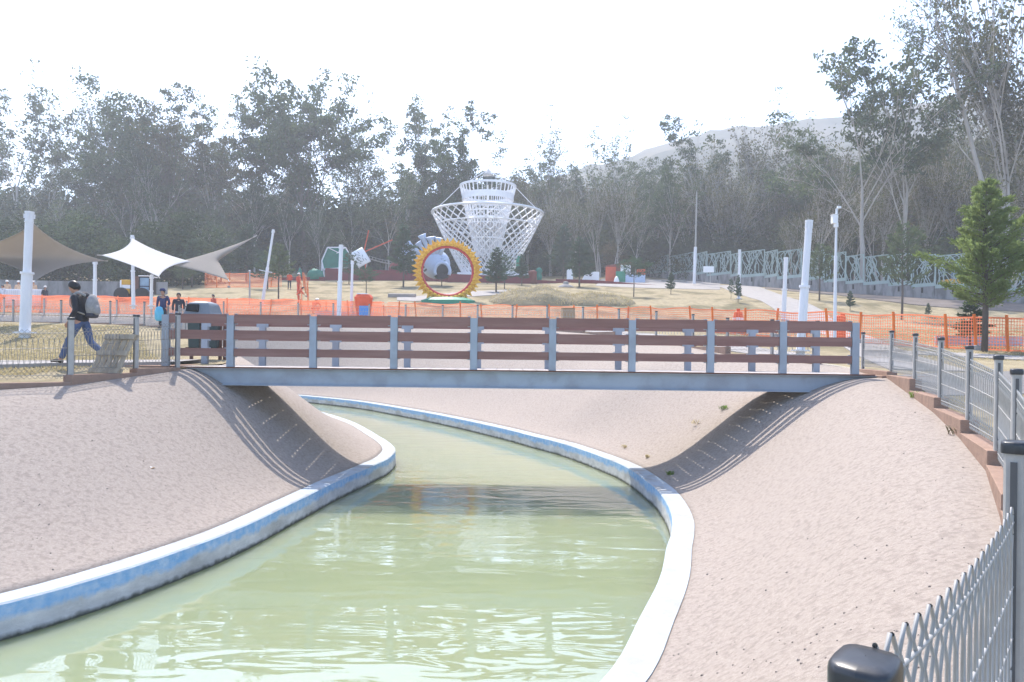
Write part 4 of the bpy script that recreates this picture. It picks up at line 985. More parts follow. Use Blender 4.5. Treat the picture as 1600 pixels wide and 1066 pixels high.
def shell_sculpture():
    d = 84.0; k = d / F; c = at(699, 412, d); g = gp(699, d)
    t = thing('shell_sculpture', (c.x, d, g.z), 'white round shell with trumpet horns, seen behind and through the sunflower ring', 'sculpture')
    c = at(679, 407, d)
    b = MB(); rows = []
    for i in range(19):
        ph = math.pi * i / 18; row = []
        for j in range(29):
            th = 2 * math.pi * j / 28; row.append(c + Vector((23 * k * math.sin(ph) * math.cos(th), 1.5 * math.sin(ph) * math.sin(th) + 1.2, 23 * k * math.cos(ph) - .3)))
        rows.append(row)
    b.grid(rows); b.build('shell', M['skyblue'], t, smooth=True)
    b = MB(); m0 = at(691, 421, d - .5); b.tube([m0 + Vector((.85 * math.cos(a), 0, .95 * math.sin(a) - .2)) for a in [math.pi * (q / 14 * 1.3 - .15) for q in range(15)]], .2, 8); b.build('mouth_arch', M['skyblue'], t, smooth=True)
    b = MB(); b.lathe([(.86, 0), (.86, .1)], m0 + Vector((0, .12, -.2)), 26, rot=Matrix.Rotation(R(90), 3, 'X')); b.build('mouth', M['black'], t)
    for a, L, w in ((112, 3.9, .34), (98, 3.4, .4), (141, 4.2, .4), (156, 4.2, .36), (170, 4.1, .34), (82, 3.3, .36), (66, 3.0, .3), (125, 3.3, .3)):
        q = R(a); dr = Vector((math.cos(q), -.15, math.sin(q) * .92)); p0 = c + dr * 1.2 + Vector((0, .5, -.5)); p1 = c + dr * L + Vector((0, .3, -.5))
        b = MB(); b.tube([p0, p0.lerp(p1, .55), p0.lerp(p1, .8), p1, p1 - dr * .05], [w * .8, w * .72, w * .85, w * 1.45, w * .9], 14); b.build('horn', M['skyblue'], t, smooth=True)
    for dx, dz, s in ((-1.25, -.95, .5), (-.95, -1.2, .4)):
        b = MB(); b.box(c + Vector((dx, -.75, dz)), (s, .06, .22), rot=Matrix.Rotation(-.7, 3, 'Y')); b.build('black_mark', M['black'], t)
shell_sculpture()

def playground_left():
    d = 97.0; k = d / F
    t = thing('netted_frame', gp(525, d), 'pale frame hung with green netting left of the thicker white pole', 'frame')
    b = MB(); P = [at(x, y, d) for x, y in ((503, 408), (512, 387), (540, 387), (549, 402), (549, 418), (506, 421))]
    b.add(P + [p + Vector((0, .25, 0)) for p in P], [tuple(range(6)), tuple(range(11, 5, -1))] + [(i, i + 6, (i + 1) % 6 + 6, (i + 1) % 6) for i in range(6)]); b.build('green_net', M['tarp'], t)
    b = MB()
    for i in range(6): b.bar(P[i] - Vector((0, .15, 0)), P[(i + 1) % 6] - Vector((0, .15, 0)), .14, .14)
    b.bar(P[1] - Vector((0, .15, 0)), at(531, 396, d), .1, .1); b.bar(P[2] - Vector((0, .15, 0)), at(526, 396, d), .1, .1); b.build('frame_bars', M['white'], t)
    for i in (0, 4, 5):
        q = P[i]; b = MB(); b.bar(q, Vector((q.x, q.y, zg(q.y) - .3)), .14, .14); b.build('leg', M['white'], t)
    for px, w, h, lab in ((493, 1.7, 1.0, 'bundled green tarpaulin on the low maroon wall'), (468, .55, 1.1, 'small green cone shaped bundle left of the bundled tarpaulin')):
        b = MB(); c = at(px, 433, 92.6); b.lathe([(w * .62, -.3), (w * .6, h * .4), (w * .5, h * .75), (w * .15, h)], c, 12, sy=.7)
        for v in b.v: v += Vector((noise.noise(v * 2), noise.noise(v * 2 + Vector((9, 0, 0))), noise.noise(v * 2 + Vector((0, 9, 0))))) * .16
        tag(b.build('green_tarpaulin', M['tarp'], smooth=True), lab, 'tarpaulin')
    t = thing('dish_sculpture', gp(563, 94), 'tilted white rectangular dish with dark criss cross marks on struts above the wall', 'dish')
    c = at(563, 402, 94); rot = Matrix.Rotation(R(-33), 3, 'Y') @ Matrix.Rotation(R(15), 3, 'Z')
    b = MB(); n = 10; rows = []
    for i in range(n + 1):
        rows.append([c + rot @ Vector(((i / n - .5) * 1.75, .35 * ((i / n - .5) ** 2 + (j / n - .5) ** 2) * 2, (j / n - .5) * 2.1)) for j in range(n + 1)])
    b.grid(rows); o = b.build('dish', M['white'], t, smooth=True); o.modifiers.new('thickness', 'SOLIDIFY').thickness = .08
    b = MB(); r9 = random.Random(9)
    for i in range(13):
        p = Vector((r9.uniform(-.6, .6), -.10, r9.uniform(-.8, .8))); q = p + Vector((r9.uniform(-.3, .3), 0, r9.uniform(.15, .4))); b.bar(c + rot @ p, c + rot @ q, .05, .05)
    b.build('dish_marks', M['bindark'], t)
    for q in ((-.5, .9), (.5, .9)):
        b = MB(); b.tube([c + rot @ Vector((q[0], .2, -.8)), Vector((c.x + q[0], c.y + .8, zg(94) + .5))], .07, 6); b.build('leg', M['galv'], t)
    t = thing('red_boom', gp(585, 95), 'two thin red booms sticking up from behind the white dish', 'boom')
    for a, e in (((569, 391), (576, 360)), ((571, 393), (613, 375))):
        b = MB(); p, q = at(*a, 95.5), at(*e, 95.5); b.bar(p, q, .13, .13)
        for i in range(8): b.bar(p.lerp(q, i / 8) + Vector((0, 0, .1 * (i % 2))), p.lerp(q, (i + 1) / 8) + Vector((0, 0, .1 * ((i + 1) % 2))), .05, .05)
        b.build('boom_arm', M['redorange'], t)
    b = MB(); b.bar(at(570, 392, 95.6), Vector((at(572, 400, 95.6).x, 95.8, zg(95) + 1)), .2, .2); b.build('boom_foot', M['redorange'], t)
    t = thing('rope_bridge', gp(620, 97), 'grey sagging play bridge between the white dish and the shell sculpture', 'play bridge')
    b = MB(); n = 16; prev = None
    for i in range(n + 1):
        f = i / n; px = 577 + 80 * f; y = 405 + 12 * f - 4 * 2 * (f - .3) ** 2 + 3 * math.sin(f * 3.1) - (8 * max(0, f - .7) / .3)
        p = at(px, y, 97)
        if prev: b.bar(prev, p, .9, .06); b.bar(prev + Vector((0, 0, .35)), p + Vector((0, 0, .35)), .05, .05)
        b.bar(p, p + Vector((0, 0, .36)), .05, .05); prev = p
    b.build('bridge_deck', M['galv'], t)
    for px in (603, 627):
        b = MB(); b.bar(at(px, 413, 97), Vector((at(px, 413, 97).x, 97, zg(97))), .12, .12); b.build('leg', M['galv'], t)
    b = MB(); c = at(617, 424, 96.5); b.lathe([(.85, -1.0), (.85, .4), (.55, .95), (.1, 1.15)], c, 14); tag(b.build('play_hut', M['maroon']), 'round maroon hut with domed roof under the sagging play bridge', 'hut')
playground_left()

# ------------------------------------------------------------------ the green metal fence on its stepped wall
def metal_fence():
    P = [(1012, 112, 404, 430), (1046, 107, 401, 431), (1083, 102, 398, 432), (1104, 98.5, 397.5, 433), (1141, 95, 398, 434), (1158, 92.5, 394, 435), (1194, 90, 394.5, 436), (1214, 87.5, 394, 438), (1252, 84.5, 395, 440), (1287, 82, 398, 443), (1321, 79.5, 401, 445.5), (1349, 77.5, 402, 447), (1388, 75.2, 399.5, 448.5), (1424, 73.2, 401, 450.5), (1461, 71.3, 400, 452), (1520, 69, 400, 456), (1575, 67, 401, 458), (1640, 65, 403, 461)]
    t = thing('metal_fence', gp(1300, 81), 'sage green metal fence of branching bars climbing towards the wood', 'fence')
    w = thing('stepped_wall', gp(1300, 80.9), 'stained stepped concrete wall carrying the sage green metal fence', 'wall'); r5 = random.Random(12)
    for i in range(len(P) - 1):
        a, c = P[i], P[i + 1]; px0, px1 = a[0], c[0]
        A = at(px0, 440, a[1]); C = at(px1, 440, c[1]); ztop = at(px0, a[2], a[1]).z; zbot = at(px0, a[3] - 1, a[1]).z; H = ztop - zbot
        X = (C - A); X.z = 0; L = X.length; X.normalize(); N = Vector((-X.y, X.x, 0))
        def Q(u, v): return Vector((A.x, A.y, zbot)) + X * (u * L) + Vector((0, 0, v * H))
        b = MB()
        for u in (0.006, .994): b.bar(Q(u, 0), Q(u, 1), .10, .08, up=N)
        b.bar(Q(0, .995), Q(1, .995), .07, .08); b.bar(Q(0, .03), Q(1, .03), .07, H * .16)
        nb = max(7, int(L / .25))
        for k in range(nb):
            u = (k + .5) / nb; x = u; v = .08; pts = [Q(u, v)]
            while v < .97:
                v2 = min(.985, v + r5.uniform(.14, .34)); x2 = min(.985, max(.015, x + r5.uniform(-.55, .55) / L)); b.bar(Q(x, v), Q(x2, v2), .062, .05, up=N)
                if r5.random() < .5: b.bar(Q(x2, v2), Q(min(.985, max(.015, x2 + r5.choice((-1, 1)) * r5.uniform(.25, .7) / L)), min(.985, v2 + r5.uniform(.12, .3))), .05, .04, up=N)
                x, v = x2, v2
        b.build('bar_panel', M['fencegreen'], t)
        m = MB(); zb = min(zg(A.y), zg(C.y)) - .8; p, q = Vector((A.x, A.y, (zbot + zb) / 2)) , Vector((C.x, C.y, (zbot + zb) / 2)); m.bar(p + N * .02, q + N * .02, .35, zbot - zb)
        m.build('wall_step', M['wallgrey'], w)
        for k in range(max(1, int(L / 2.4))):
            m2 = MB(); u = (k + .5) / max(1, int(L / 2.4)); z = zbot - .35; m2.box(Vector((A.x, A.y, z)) + X * (u * L) - N * .19, (.16, .05, .5), rot=Matrix((X, N, Vector((0, 0, 1)))).transposed().to_3x3())
            m2.build('drain_slot', M['black'], w) if k == 0 else None
metal_fence()
# bare earth bank below the green fence
EL = [onground(1195, 452), onground(1300, 461), onground(1420, 476), onground(1640, 490)]; ER = [onground(1195, 446), onground(1310, 448), onground(1430, 454), onground(1640, 465)]
strip('earth_bank', EL, ER, M['earth'], .06)
def excavator():
    c = gp(1496, 80); c.z = at(1496, 462, 80).z; t = thing('loader', c, 'yellow loader half hidden behind the green metal fence', 'loader')
    b = MB(); b.box(c + Vector((0, 0, 1.2)), (2.6, 1.8, 1.0)); b.box(c + Vector((1.6, 0, 1.0)), (1.0, 1.6, .7)); b.build('body', M['machine'], t, bevel=.08)
    b = MB(); b.box(c + Vector((.3, 0, 2.3)), (1.3, 1.5, 1.2)); b.build('cab', M['glass'], t, bevel=.06)
    b = MB(); b.bar(c + Vector((-1.2, -.5, 1.3)), c + Vector((-3.0, -.5, .5)), .25, .35); b.build('arm', M['machine'], t)
    for x in (-.9, 1.3):
        b = MB(); b.lathe([(.3, -.2), (.62, -.2), (.62, .2), (.3, .2)], c + Vector((x, -.95, .6)), 16, rot=Matrix.Rotation(R(90), 3, 'X')); b.build('wheel', M['black'], t)
excavator()

# ------------------------------------------------------------------ orange safety nets
def net(pts, hts, label, stakes, lean=.12, wv=.085, wh=.13, layers=1):
    "pts: ground points; ribbons woven as a real net"
    t = thing('safety_net', pts[0], label, 'safety net', 'orange safety nets'); P = cat_rom(pts, 16); n = len(P); r6 = random.Random(int(pts[0].x * 7))
    acc = [0.0]
    for a, c in zip(P, P[1:]): acc.append(acc[-1] + (c - a).length)
    def S(s):
        s = min(max(s, 0), acc[-1] - 1e-4)
        for i in range(n - 1):
            if s <= acc[i + 1]: f = (s - acc[i]) / max(1e-6, acc[i + 1] - acc[i]); return P[i].lerp(P[i + 1], f), (P[i + 1] - P[i]).normalized()
        return P[-1], (P[-1] - P[-2]).normalized()
    def top(s): return hts[0] + (hts[1] - hts[0]) * s / acc[-1] - .07 * abs(math.sin(s * .9)) - .03 * math.sin(s * 2.3 + 1)
    b = MB(); s = 0.0
    for ly in range(layers):
        oy = ly * .5; s = 0.03 * ly
        while s < acc[-1]:
            p, d = S(s); nn = Vector((-d.y, d.x, 0)); h = top(s); w = .0105; x = Vector((d.x, d.y, 0)) * w
            k = .06 * math.sin(s * 1.7); q = p + nn * (oy + k)
            b.add([q - x + Vector((0, 0, .03)), q + x + Vector((0, 0, .03)), q + x + Vector((0, 0, h)) + nn * .05, q - x + Vector((0, 0, h)) + nn * .05], [(0, 1, 2, 3)]); s += wv
        rows = 11
        for r in range(rows):
            hw = .011 if r not in (0, rows - 1) else .03; prev = None; s = 0
            while s <= acc[-1]:
                p, d = S(s); nn = Vector((-d.y, d.x, 0)); h = top(s) * (.03 + .97 * r / (rows - 1)); q = p + nn * (oy + .06 * math.sin(s * 1.7) + .05 * r / rows - .012) + Vector((0, 0, h))
                if prev is not None: b.add([prev - Vector((0, 0, hw)), q - Vector((0, 0, hw)), q + Vector((0, 0, hw)), prev + Vector((0, 0, hw))], [(0, 1, 2, 3)])
                prev = q; s += .45
    b.build('net', M['orange'], t)
    for k in range(stakes):
        s = acc[-1] * (k + .5 + r6.uniform(-.3, .3)) / stakes; p, d = S(s); l = r6.uniform(-lean, lean); h = top(s) + .12
        b = MB(); b.tube([p - Vector((0, .1, .2)), p + Vector((l * h, -.1, h))], .05, 7)
        so_ = b.build('stake', M['stake'], t)
        if k % 3 == 1:
            b = MB(); b.lathe([(.16, 0), (.14, .16), (.05, .2)], p + Vector((0, -.1, -.02)), 8); b.build('stake_foot', M['concrete'], so_)
    return t
net([gp(px, d) for px, d in ((1625, 25.8), (1450, 27.6), (1330, 29.4), (1240, 31.2), (1150, 33.6))], (1.22, 1.15), 'orange safety net behind the road, right of the footbridge', 9)
net([gp(px, d) for px, d in ((1150, 33.6), (1050, 38), (950, 42), (850, 45.5), (700, 49.5), (600, 52))], (1.12, 1.25), 'orange safety net along the far bank below the sunflower ring and mounds', 12, layers=1)
net([gp(px, d) for px, d in ((600, 52), (480, 53), (340, 53.8), (200, 54.4), (90, 54.7), (-40, 55))], (1.25, 1.25), 'orange safety net behind the left fences, below the white sail', 9, layers=2)
net([gp(px, d) for px, d in ((320, 76), (365, 77), (412, 78), (440, 79))], (1.5, 1.4), 'far orange net stretched below the beige sail tip', 4)
net([gp(482, 54), gp(481, 62), gp(478, 70), gp(474, 82)], (1.3, 1.5), 'orange net running up the slope beside the workers in overalls', 4, layers=2, wv=.16)
net([gp(640, 52.5), gp(560, 56), gp(505, 57.5), gp(470, 58)], (.9, .7), 'slack orange net lying on the grass behind the crouching worker', 2)
# pale sheets and boards lying behind the net
for px, y, w, h, lab in ((535, 484, 4.2, .5, 'pale lilac hoarding board behind the net, under the two white poles'), (1545, 516, 3.4, .42, 'pale lilac hoarding board behind the net at the photo edge'), (1010, 489, 5.0, .3, 'long low lilac board behind the net left of the traffic drum')):
    dd = 53.2 if px < 700 else (28.2 if px > 1500 else 40.5)
    c = gp(px, dd); b = MB(); b.box(c + Vector((0, .6, h * .5)), (w, .06, h)); tag(b.build('hoarding_board', M['lilac']), lab, 'board')
# ------------------------------------------------------------------ people
def skinned(name, V, E, m, parent, levels=2, root=0):
    "one continuous surface grown round a skeleton: V = (x, y, z, radius) in the figure's own axes"
    me = bpy.data.meshes.new(name); me.from_pydata([v[:3] for v in V], E, []); me.update()
    o = bpy.data.objects.new(name, me); COL.objects.link(o)
    s = o.modifiers.new('skin', 'SKIN'); s.use_smooth_shade = True; s.branch_smoothing = .35
    for i, v in enumerate(V):
        r = v[3]; o.data.skin_vertices[0].data[i].radius = r if hasattr(r, '__len__') else (r, r); o.data.skin_vertices[0].data[i].use_root = (i == root)
    u = o.modifiers.new('subdiv', 'SUBSURF'); u.levels = u.render_levels = levels
    dg = bpy.context.evaluated_depsgraph_get(); me2 = bpy.data.meshes.new_from_object(o.evaluated_get(dg)); me2.name = name
    bpy.data.objects.remove(o)
    me2.materials.clear(); me2.materials.append(m); me2.polygons.foreach_set('use_smooth', [True] * len(me2.polygons))
    r = bpy.data.objects.new(name, me2); COL.objects.link(r)
    if parent is not None: r.parent = parent
    return r
def two(a, b, ra, rb, n=3): return [(*a.lerp(b, k / n), ra + (rb - ra) * k / n) for k in range(1, n + 1)]
def person(loc, rz, label, J, tops, bottoms, hat=None, scale=1.0, fine=False, vest=None, group=None):
    """J: joints in the figure's own axes (x = its right, y = ahead, z = up):
    pelvis, chest, neck, head, and shoulder/elbow/hand and hip/knee/ankle/toe for each side"""
    j = {k: Vector(v) for k, v in J.items()}
    t = thing('person', loc, label, 'person', group, rz); t.scale = (scale,) * 3
    up = (j['head'] - j['neck']).normalized(); fw = J.get('look', (0, 1, 0)); fw = Vector(fw).normalized()
    V, E = [], []
    def chain(pts, start=None):
        i0 = start
        for p in pts:
            V.append(p); k = len(V) - 1
            if i0 is not None: E.append((i0, k))
            i0 = k
        return i0
    pel = chain([(*j['pelvis'], (.12, .085))]); wst = chain([(*j['pelvis'].lerp(j['chest'], .45), (.105, .075))], pel); ch = chain([(*j['chest'], (.13, .09))], wst)
    nb = chain([(*j['neck'], .062)], ch); h = j['head']
    chain([(*(j['neck'] + up * .055), .058), (*(h - up * .08 + fw * .014), (.074, .088)), (*(h + fw * .006), (.088, .108)), (*(h + up * .065 - fw * .006), (.084, .102)), (*(h + up * .108 - fw * .008), (.05, .06))], nb)
    for s in 'lr':
        sh, el, ha = j['sh' + s], j['el' + s], j['ha' + s]
        e = chain([(*sh, .058)] + two(sh, el, .055, .042) + two(el, ha, .042, .03), ch)
        d = (ha - el).normalized(); hand = ha + d * .055; side = d.cross(Vector((1, 0, 0))); side = side.normalized() if side.length > .1 else Vector((0, 1, 0))
        pm = chain([(*hand, (.036, .022))], e)
        if fine:
            for k in range(4):
                o = side * (.026 - .0175 * k); L = (.07, .08, .075, .06)[k]; b0 = hand + d * .03 + o; inn = Vector((0, .0, 0)) + side.cross(d) * .012
                chain([(*b0, .010), (*(b0 + d * L * .45 + inn * .6), .0092), (*(b0 + d * L * .85 + inn * 2), .0082)], pm)
            chain([(*(hand - d * .01 + side * .032), .011), (*(hand + d * .022 + side * .052), .010), (*(hand + d * .05 + side * .056), .0085)], pm)
        else:
            chain([(*(hand + d * .06), (.034, .02)), (*(hand + d * .1), (.018, .012))], pm)
    for s in 'lr':
        hp, kn, an, to = j['hip' + s], j['kn' + s], j['an' + s], j['to' + s]
        chain([(*hp, .092)] + two(hp, kn, .088, .058) + two(kn, an, .06, .04) + [(*to, .035)], pel)
    body = skinned('body', V, E, M['skin'], t, 2)
    # nose, ears, eyes, mouth on the head
    b = MB(); sd_ = fw.cross(up).normalized()
    fm = Matrix((sd_, fw, up)).transposed()
    b.lathe([(.014, -.03), (.017, -.022), (.006, .022)], h + fw * .093 + up * -.005, 8, rot=fm)
    for q in (-1, 1): b.lathe([(.004, -.03), (.02, -.015), (.022, .012), (.006, .03)], h + sd_ * (.078 * q) - fw * .005, 8, rot=fm, sx=.5)
    b.v = [v + Vector(loc) for v in b.v]; b.build('nose_and_ears', M['skin'], t, smooth=True)
    if fine:
        b = MB()
        for q in (-1, 1): b.lathe([(.003, -.008), (.011, 0), (.003, .008)], h + sd_ * (.032 * q) + fw * .083 + up * .018, 8, rot=fm)
        b.lathe([(.002, -.004), (.022, 0), (.002, .004)], h + fw * .086 - up * .045, 8, rot=fm, sy=.4)
        b.v = [v + Vector(loc) for v in b.v]; b.build('eyes_and_mouth', M['black'], t, smooth=True)
    # hair: a cap over the back and top of the skull
    b = MB(); rows = []
    for i in range(9):
        ph = i / 8 * 2.35; r = []
        for k in range(17):
            a = 2 * math.pi * k / 16; face = max(0, math.cos(a)); pz = math.cos(ph * (1 - .45 * face)); pr = math.sin(ph * (1 - .45 * face))
            r.append(Vector(loc) + h + fw * (.099 * pr * math.cos(a) - .008) + sd_ * (.082 * pr * math.sin(a)) + up * (.112 * pz + .012))
        rows.append(r)
    b.grid(rows); o = b.build('hair', M['hair'], t, smooth=True); o.modifiers.new('thickness', 'SOLIDIFY').thickness = -.014
    if hat:
        b = MB(); c = h + up * .055 + Vector(loc)
        b.lathe([(.13, -.012), (.125, .0), (.118, .04), (.10, .085), (.06, .115), (.01, .125)], c, 14, rot=fm, sy=1.1)
        b.lathe([(.12, -.015), (.12, 0)], c + fw * .055, 12, rot=fm, sx=.75, sy=.9); b.build('helmet' if hat == 'helmet' else 'cap', M[hat], t, smooth=True)
    # jacket or shirt
    V, E = [], []
    g = 1.14
    pe0 = chain([(*(j['pelvis'] - (j['chest'] - j['pelvis']).normalized() * .10), (.165, .135))]); pel = chain([(*(j['pelvis'] + (j['chest'] - j['pelvis']).normalized() * .03), (.165, .13))], pe0); wst = chain([(*j['pelvis'].lerp(j['chest'], .45), (.15, .115))], pel); ch = chain([(*j['chest'], (.172, .128))], wst)
    chain([(*(j['neck'] - up * .035), .085), (*(j['neck'] + up * .012), .072)], ch)
    for s in 'lr':
        sh, el, ha = j['sh' + s], j['el' + s], j['ha' + s]
        chain([(*sh, .074)] + two(sh, el, .068, .056) + two(el, el.lerp(ha, .93), .056, .043), ch)
    skinned(tops[0], V, E, M[tops[1]], t, 2)
    V, E = [], []
    pel = chain([(*(j['pelvis'] + (j['chest'] - j['pelvis']).normalized() * .05), (.152, .118))]); p2 = chain([(*(j['pelvis'] - Vector((0, 0, .05))), (.15, .122))], pel)
    for s in 'lr':
        hp, kn, an = j['hip' + s], j['kn' + s], j['an' + s]
        chain([(*hp, .104)] + two(hp, kn, .10, .072) + two(kn, an.lerp(kn, .05), .072, .062), p2)
    skinned(bottoms[0], V, E, M[bottoms[1]], t, 2)
    for s in 'lr':
        an, to = j['an' + s], j['to' + s]; d = (to - an); d2 = Vector((d.x, d.y, 0)).normalized()
        n_ = d.normalized()
        skinned('shoe', [(*(an - d2 * .05 - Vector((0, 0, .045))), .042), (*an.lerp(to, .35), .05), (*an.lerp(to, .8), (.045, .036)), (*(to + n_ * .05), (.036, .026))], [(0, 1), (1, 2), (2, 3)], M['shoe'], t, 1)
    return t
def stand(**k):
    J = dict(pelvis=(0, 0, .95), chest=(0, -.01, 1.30), neck=(0, 0, 1.475), head=(0, .03, 1.615), shl=(-.19, 0, 1.41), ell=(-.24, -.02, 1.13), hal=(-.23, .06, .90), shr=(.19, 0, 1.41), elr=(.24, -.02, 1.13), har=(.23, .06, .90),
             hipl=(-.09, 0, .90), knl=(-.10, .02, .50), anl=(-.11, -.01, .09), tol=(-.13, .13, .035), hipr=(.09, 0, .90), knr=(.10, .02, .50), anr=(.11, -.01, .09), tor=(.13, .13, .035))
    J.update(k); return J
# the walker: long stride to the left of the photo, rucksack on his back
walk = stand(pelvis=(0, .0, .93), chest=(0, .06, 1.28), neck=(0, .11, 1.455), head=(0, .165, 1.59), look=(-.1, 1, -.22), shl=(-.19, .06, 1.39), ell=(-.25, -.02, 1.11), hal=(-.22, .14, .88), shr=(.19, .06, 1.39), elr=(.25, .06, 1.10), har=(.23, .25, .90),
             hipl=(-.09, .0, .89), knl=(-.10, .20, .50), anl=(-.10, .36, .095), tol=(-.10, .52, .075), hipr=(.09, -.02, .89), knr=(.10, -.12, .47), anr=(.10, -.47, .17), tor=(.10, -.40, .035))
wy = 15.25; wl = at(127, 560, wy); wz = zg(wy) + .09 + .01
wk = person((wl.x, wy, wz), R(90), 'man in black jacket and jeans striding along behind the left fence', walk, ('jacket', 'jacket'), ('jeans', 'jeans'), fine=True)
W = Matrix.Translation((wl.x, wy, wz)) @ Matrix.Rotation(R(90), 4, 'Z')
b = MB(); V = []
hood = skinned('hood', [(0, -.01, 1.46, (.10, .05)), (0, -.06, 1.44, (.13, .065)), (0, -.10, 1.38, (.10, .05))], [(0, 1), (1, 2)], M['jacket'], wk, 2)
pk = thing('backpack', tuple(W @ Vector((0, -.12, .98))), 'pale grey backpack with dark base worn by the walking man', 'backpack', None, R(90))
def sloc(V): return [(x, y + .12, z - .98, r) for x, y, z, r in V]
def pillow_mesh(name, c, rx, ry, rz, m, e=.62, taper=.2):
    "rounded bag: superellipsoid in the figure's own axes, narrower towards the top"
    b = MB(); rows = []
    for i in range(15):
        ph = math.pi * i / 14; row = []
        for k in range(25):
            th = 2 * math.pi * k / 24; f = lambda v: math.copysign(abs(v) ** e, v)
            z = f(math.cos(ph)); w = 1 - taper * max(0, z); q = abs(math.sin(ph)) ** e
            v = Vector((c[0] + rx * q * f(math.cos(th)) * w, c[1] + ry * q * f(math.sin(th)) * w, c[2] + rz * z)); v += Vector((noise.noise(v * 9), noise.noise(v * 9 + Vector((5, 0, 0))), 0)) * .008
            row.append(Vector((v.x, v.y + .12, v.z - .98)))
        rows.append(row)
    b.grid(rows); o = b.build(name, M[m], None, smooth=True); o.parent = pk; return o
pillow_mesh('pack_body', (0, -.215, 1.215), .15, .105, .225, 'pack', .7, .35)
pillow_mesh('pack_base', (0, -.21, 1.01), .14, .10, .06, 'packdark', .7, 0)
pillow_mesh('front_pocket', (0, -.305, 1.12), .11, .042, .10, 'pack', .7, .2)
for s in (-1, 1):
    P = [(s * .10, -.14, 1.40), (s * .12, .02, 1.475), (s * .14, .165, 1.36), (s * .165, .15, 1.2), (s * .175, .02, 1.08), (s * .13, -.14, 1.02)]
    skinned('strap', sloc([(*p, (.012, .03)) for p in P]), [(k, k + 1) for k in range(5)], M['pack'], pk, 1, 2)
# two men by the dark bin
g = gp(254, 33.0); q = stand(look=(.9, .5, 0))
person((g.x, g.y, g.z), R(185), 'man in navy shirt and navy cap holding a blue bag, by the far fence', stand(ell=(-.27, -.02, 1.13), hal=(-.26, .14, 1.0)), ('shirt', 'navy'), ('trousers', 'darkcloth'), 'navy')
b = MB(); c = Vector((g.x + .0, g.y - .2, g.z + .62)) + Vector((-.32 * 0, 0, 0)); c.x = at(248.5, 480, 32.8).x
b.lathe([(.05, .34), (.14, .30), (.2, .12), (.19, -.22), (.1, -.30)], c, 12, sy=.5); tag(b.build('shopping_bag', M['bluebag'], smooth=True), 'bright blue bag hanging beside the man in the navy cap', 'bag')
g = gp(278.5, 31.5); person((g.x, g.y, g.z), R(200), 'bare headed man in dark jumper and pale jeans, left of the dark bin', stand(), ('jumper', 'darkcloth'), ('trousers', 'palejeans'), scale=.93)
g = gp(333, 50.5); person((g.x, g.y, g.z), R(150), 'man in a red shirt half hidden behind the dark bin', stand(), ('shirt', 'redcloth'), ('trousers', 'darkcloth'), scale=.95)
# workers far left by the white cabinets
for px, d, cl, lb, lab, hat, sc in ((4, 57.5, 'whitecloth', 'darkcloth', 'worker in white shirt cut by the photo edge, beside the white cabinets', None, 1.0), (11, 59.8, 'peachcloth', 'jeans', 'helmeted worker in cream vest behind the first white cabinet', 'helmet', 1.0),
                               (28.5, 59.6, 'peachcloth', 'jeans', 'helmeted worker in cream vest between the two white cabinets', 'helmet', 1.0), (52, 60, 'peachcloth', 'jeans', 'helmeted worker in cream vest just right of the tallest white pole', 'helmet', .98), (69.5, 57.6, 'darkcloth', 'palejeans', 'worker in dark jacket and pale jeans at the end of the white cabinets', 'helmet', .95)):
    g = gp(px, d); person((g.x, g.y, g.z), R(180 + px), lab, stand(), ('vest', cl), ('trousers', lb), hat, scale=sc)
for px, w, lab in ((19.5, 1.3, 'white slatted cabinet left of the tallest white pole'), (57, 1.15, 'white slatted cabinet right of the tallest white pole')):
    g = gp(px, 58.4); t = thing('cabinet', g, lab, 'cabinet'); b = MB(); b.box(g + Vector((0, 0, .62)), (w, .5, 1.3)); b.build('body', M['white'], t, bevel=.02)
    b = MB()
    for k in range(8): b.box(g + Vector((-w / 2 + w * (k + .5) / 8, -.265, .62)), (w / 8 * .6, .03, 1.15))
    b.build('slatted_front', M['whitepole'], t)
# orange overalls on the slope
bend = stand(pelvis=(0, -.05, .92), chest=(0, .12, 1.22), neck=(0, .24, 1.36), head=(0, .33, 1.46), shl=(-.19, .17, 1.31), ell=(-.22, .30, 1.08), hal=(-.15, .45, .92), shr=(.19, .17, 1.31), elr=(.22, .30, 1.08), har=(.15, .45, .92))
g = gp(465.5, 69); person((g.x, g.y, g.z), R(-100), 'upper worker in orange overalls and pale cap standing at the net on the slope', stand(), ('overall_top', 'hivis'), ('overall_legs', 'hivis'), 'helmet', scale=1.06)
g = gp(466, 60); person((g.x, g.y, g.z), R(-80), 'lower bare headed worker in orange overalls standing at the net on the slope', bend, ('overall_top', 'hivis'), ('overall_legs', 'hivis'), scale=.98)
g = gp(452, 75); person((g.x, g.y, g.z), R(20), 'worker in orange jacket and dark trousers, leftmost of those on the slope', stand(), ('jacket', 'hivis'), ('trousers', 'darkcloth'), scale=1.0)
crouch = stand(pelvis=(0, -.12, .34), chest=(0, .06, .66), neck=(0, .16, .82), head=(0, .25, .93), shl=(-.2, .1, .76), ell=(-.26, .3, .58), hal=(-.14, .5, .48), shr=(.2, .1, .76), elr=(.26, .3, .58), har=(.14, .5, .48),
               hipl=(-.11, -.08, .32), knl=(-.2, .33, .46), anl=(-.17, .05, .09), tol=(-.19, .2, .035), hipr=(.11, -.08, .32), knr=(.2, .33, .46), anr=(.17, .05, .09), tor=(.19, .2, .035))
g = gp(491, 56.5); person((g.x, g.y, g.z), R(-20), 'worker in orange overalls crouching on the grass below the slope net', crouch, ('overall_top', 'hivis'), ('overall_legs', 'hivis'), 'helmet', scale=1.12)

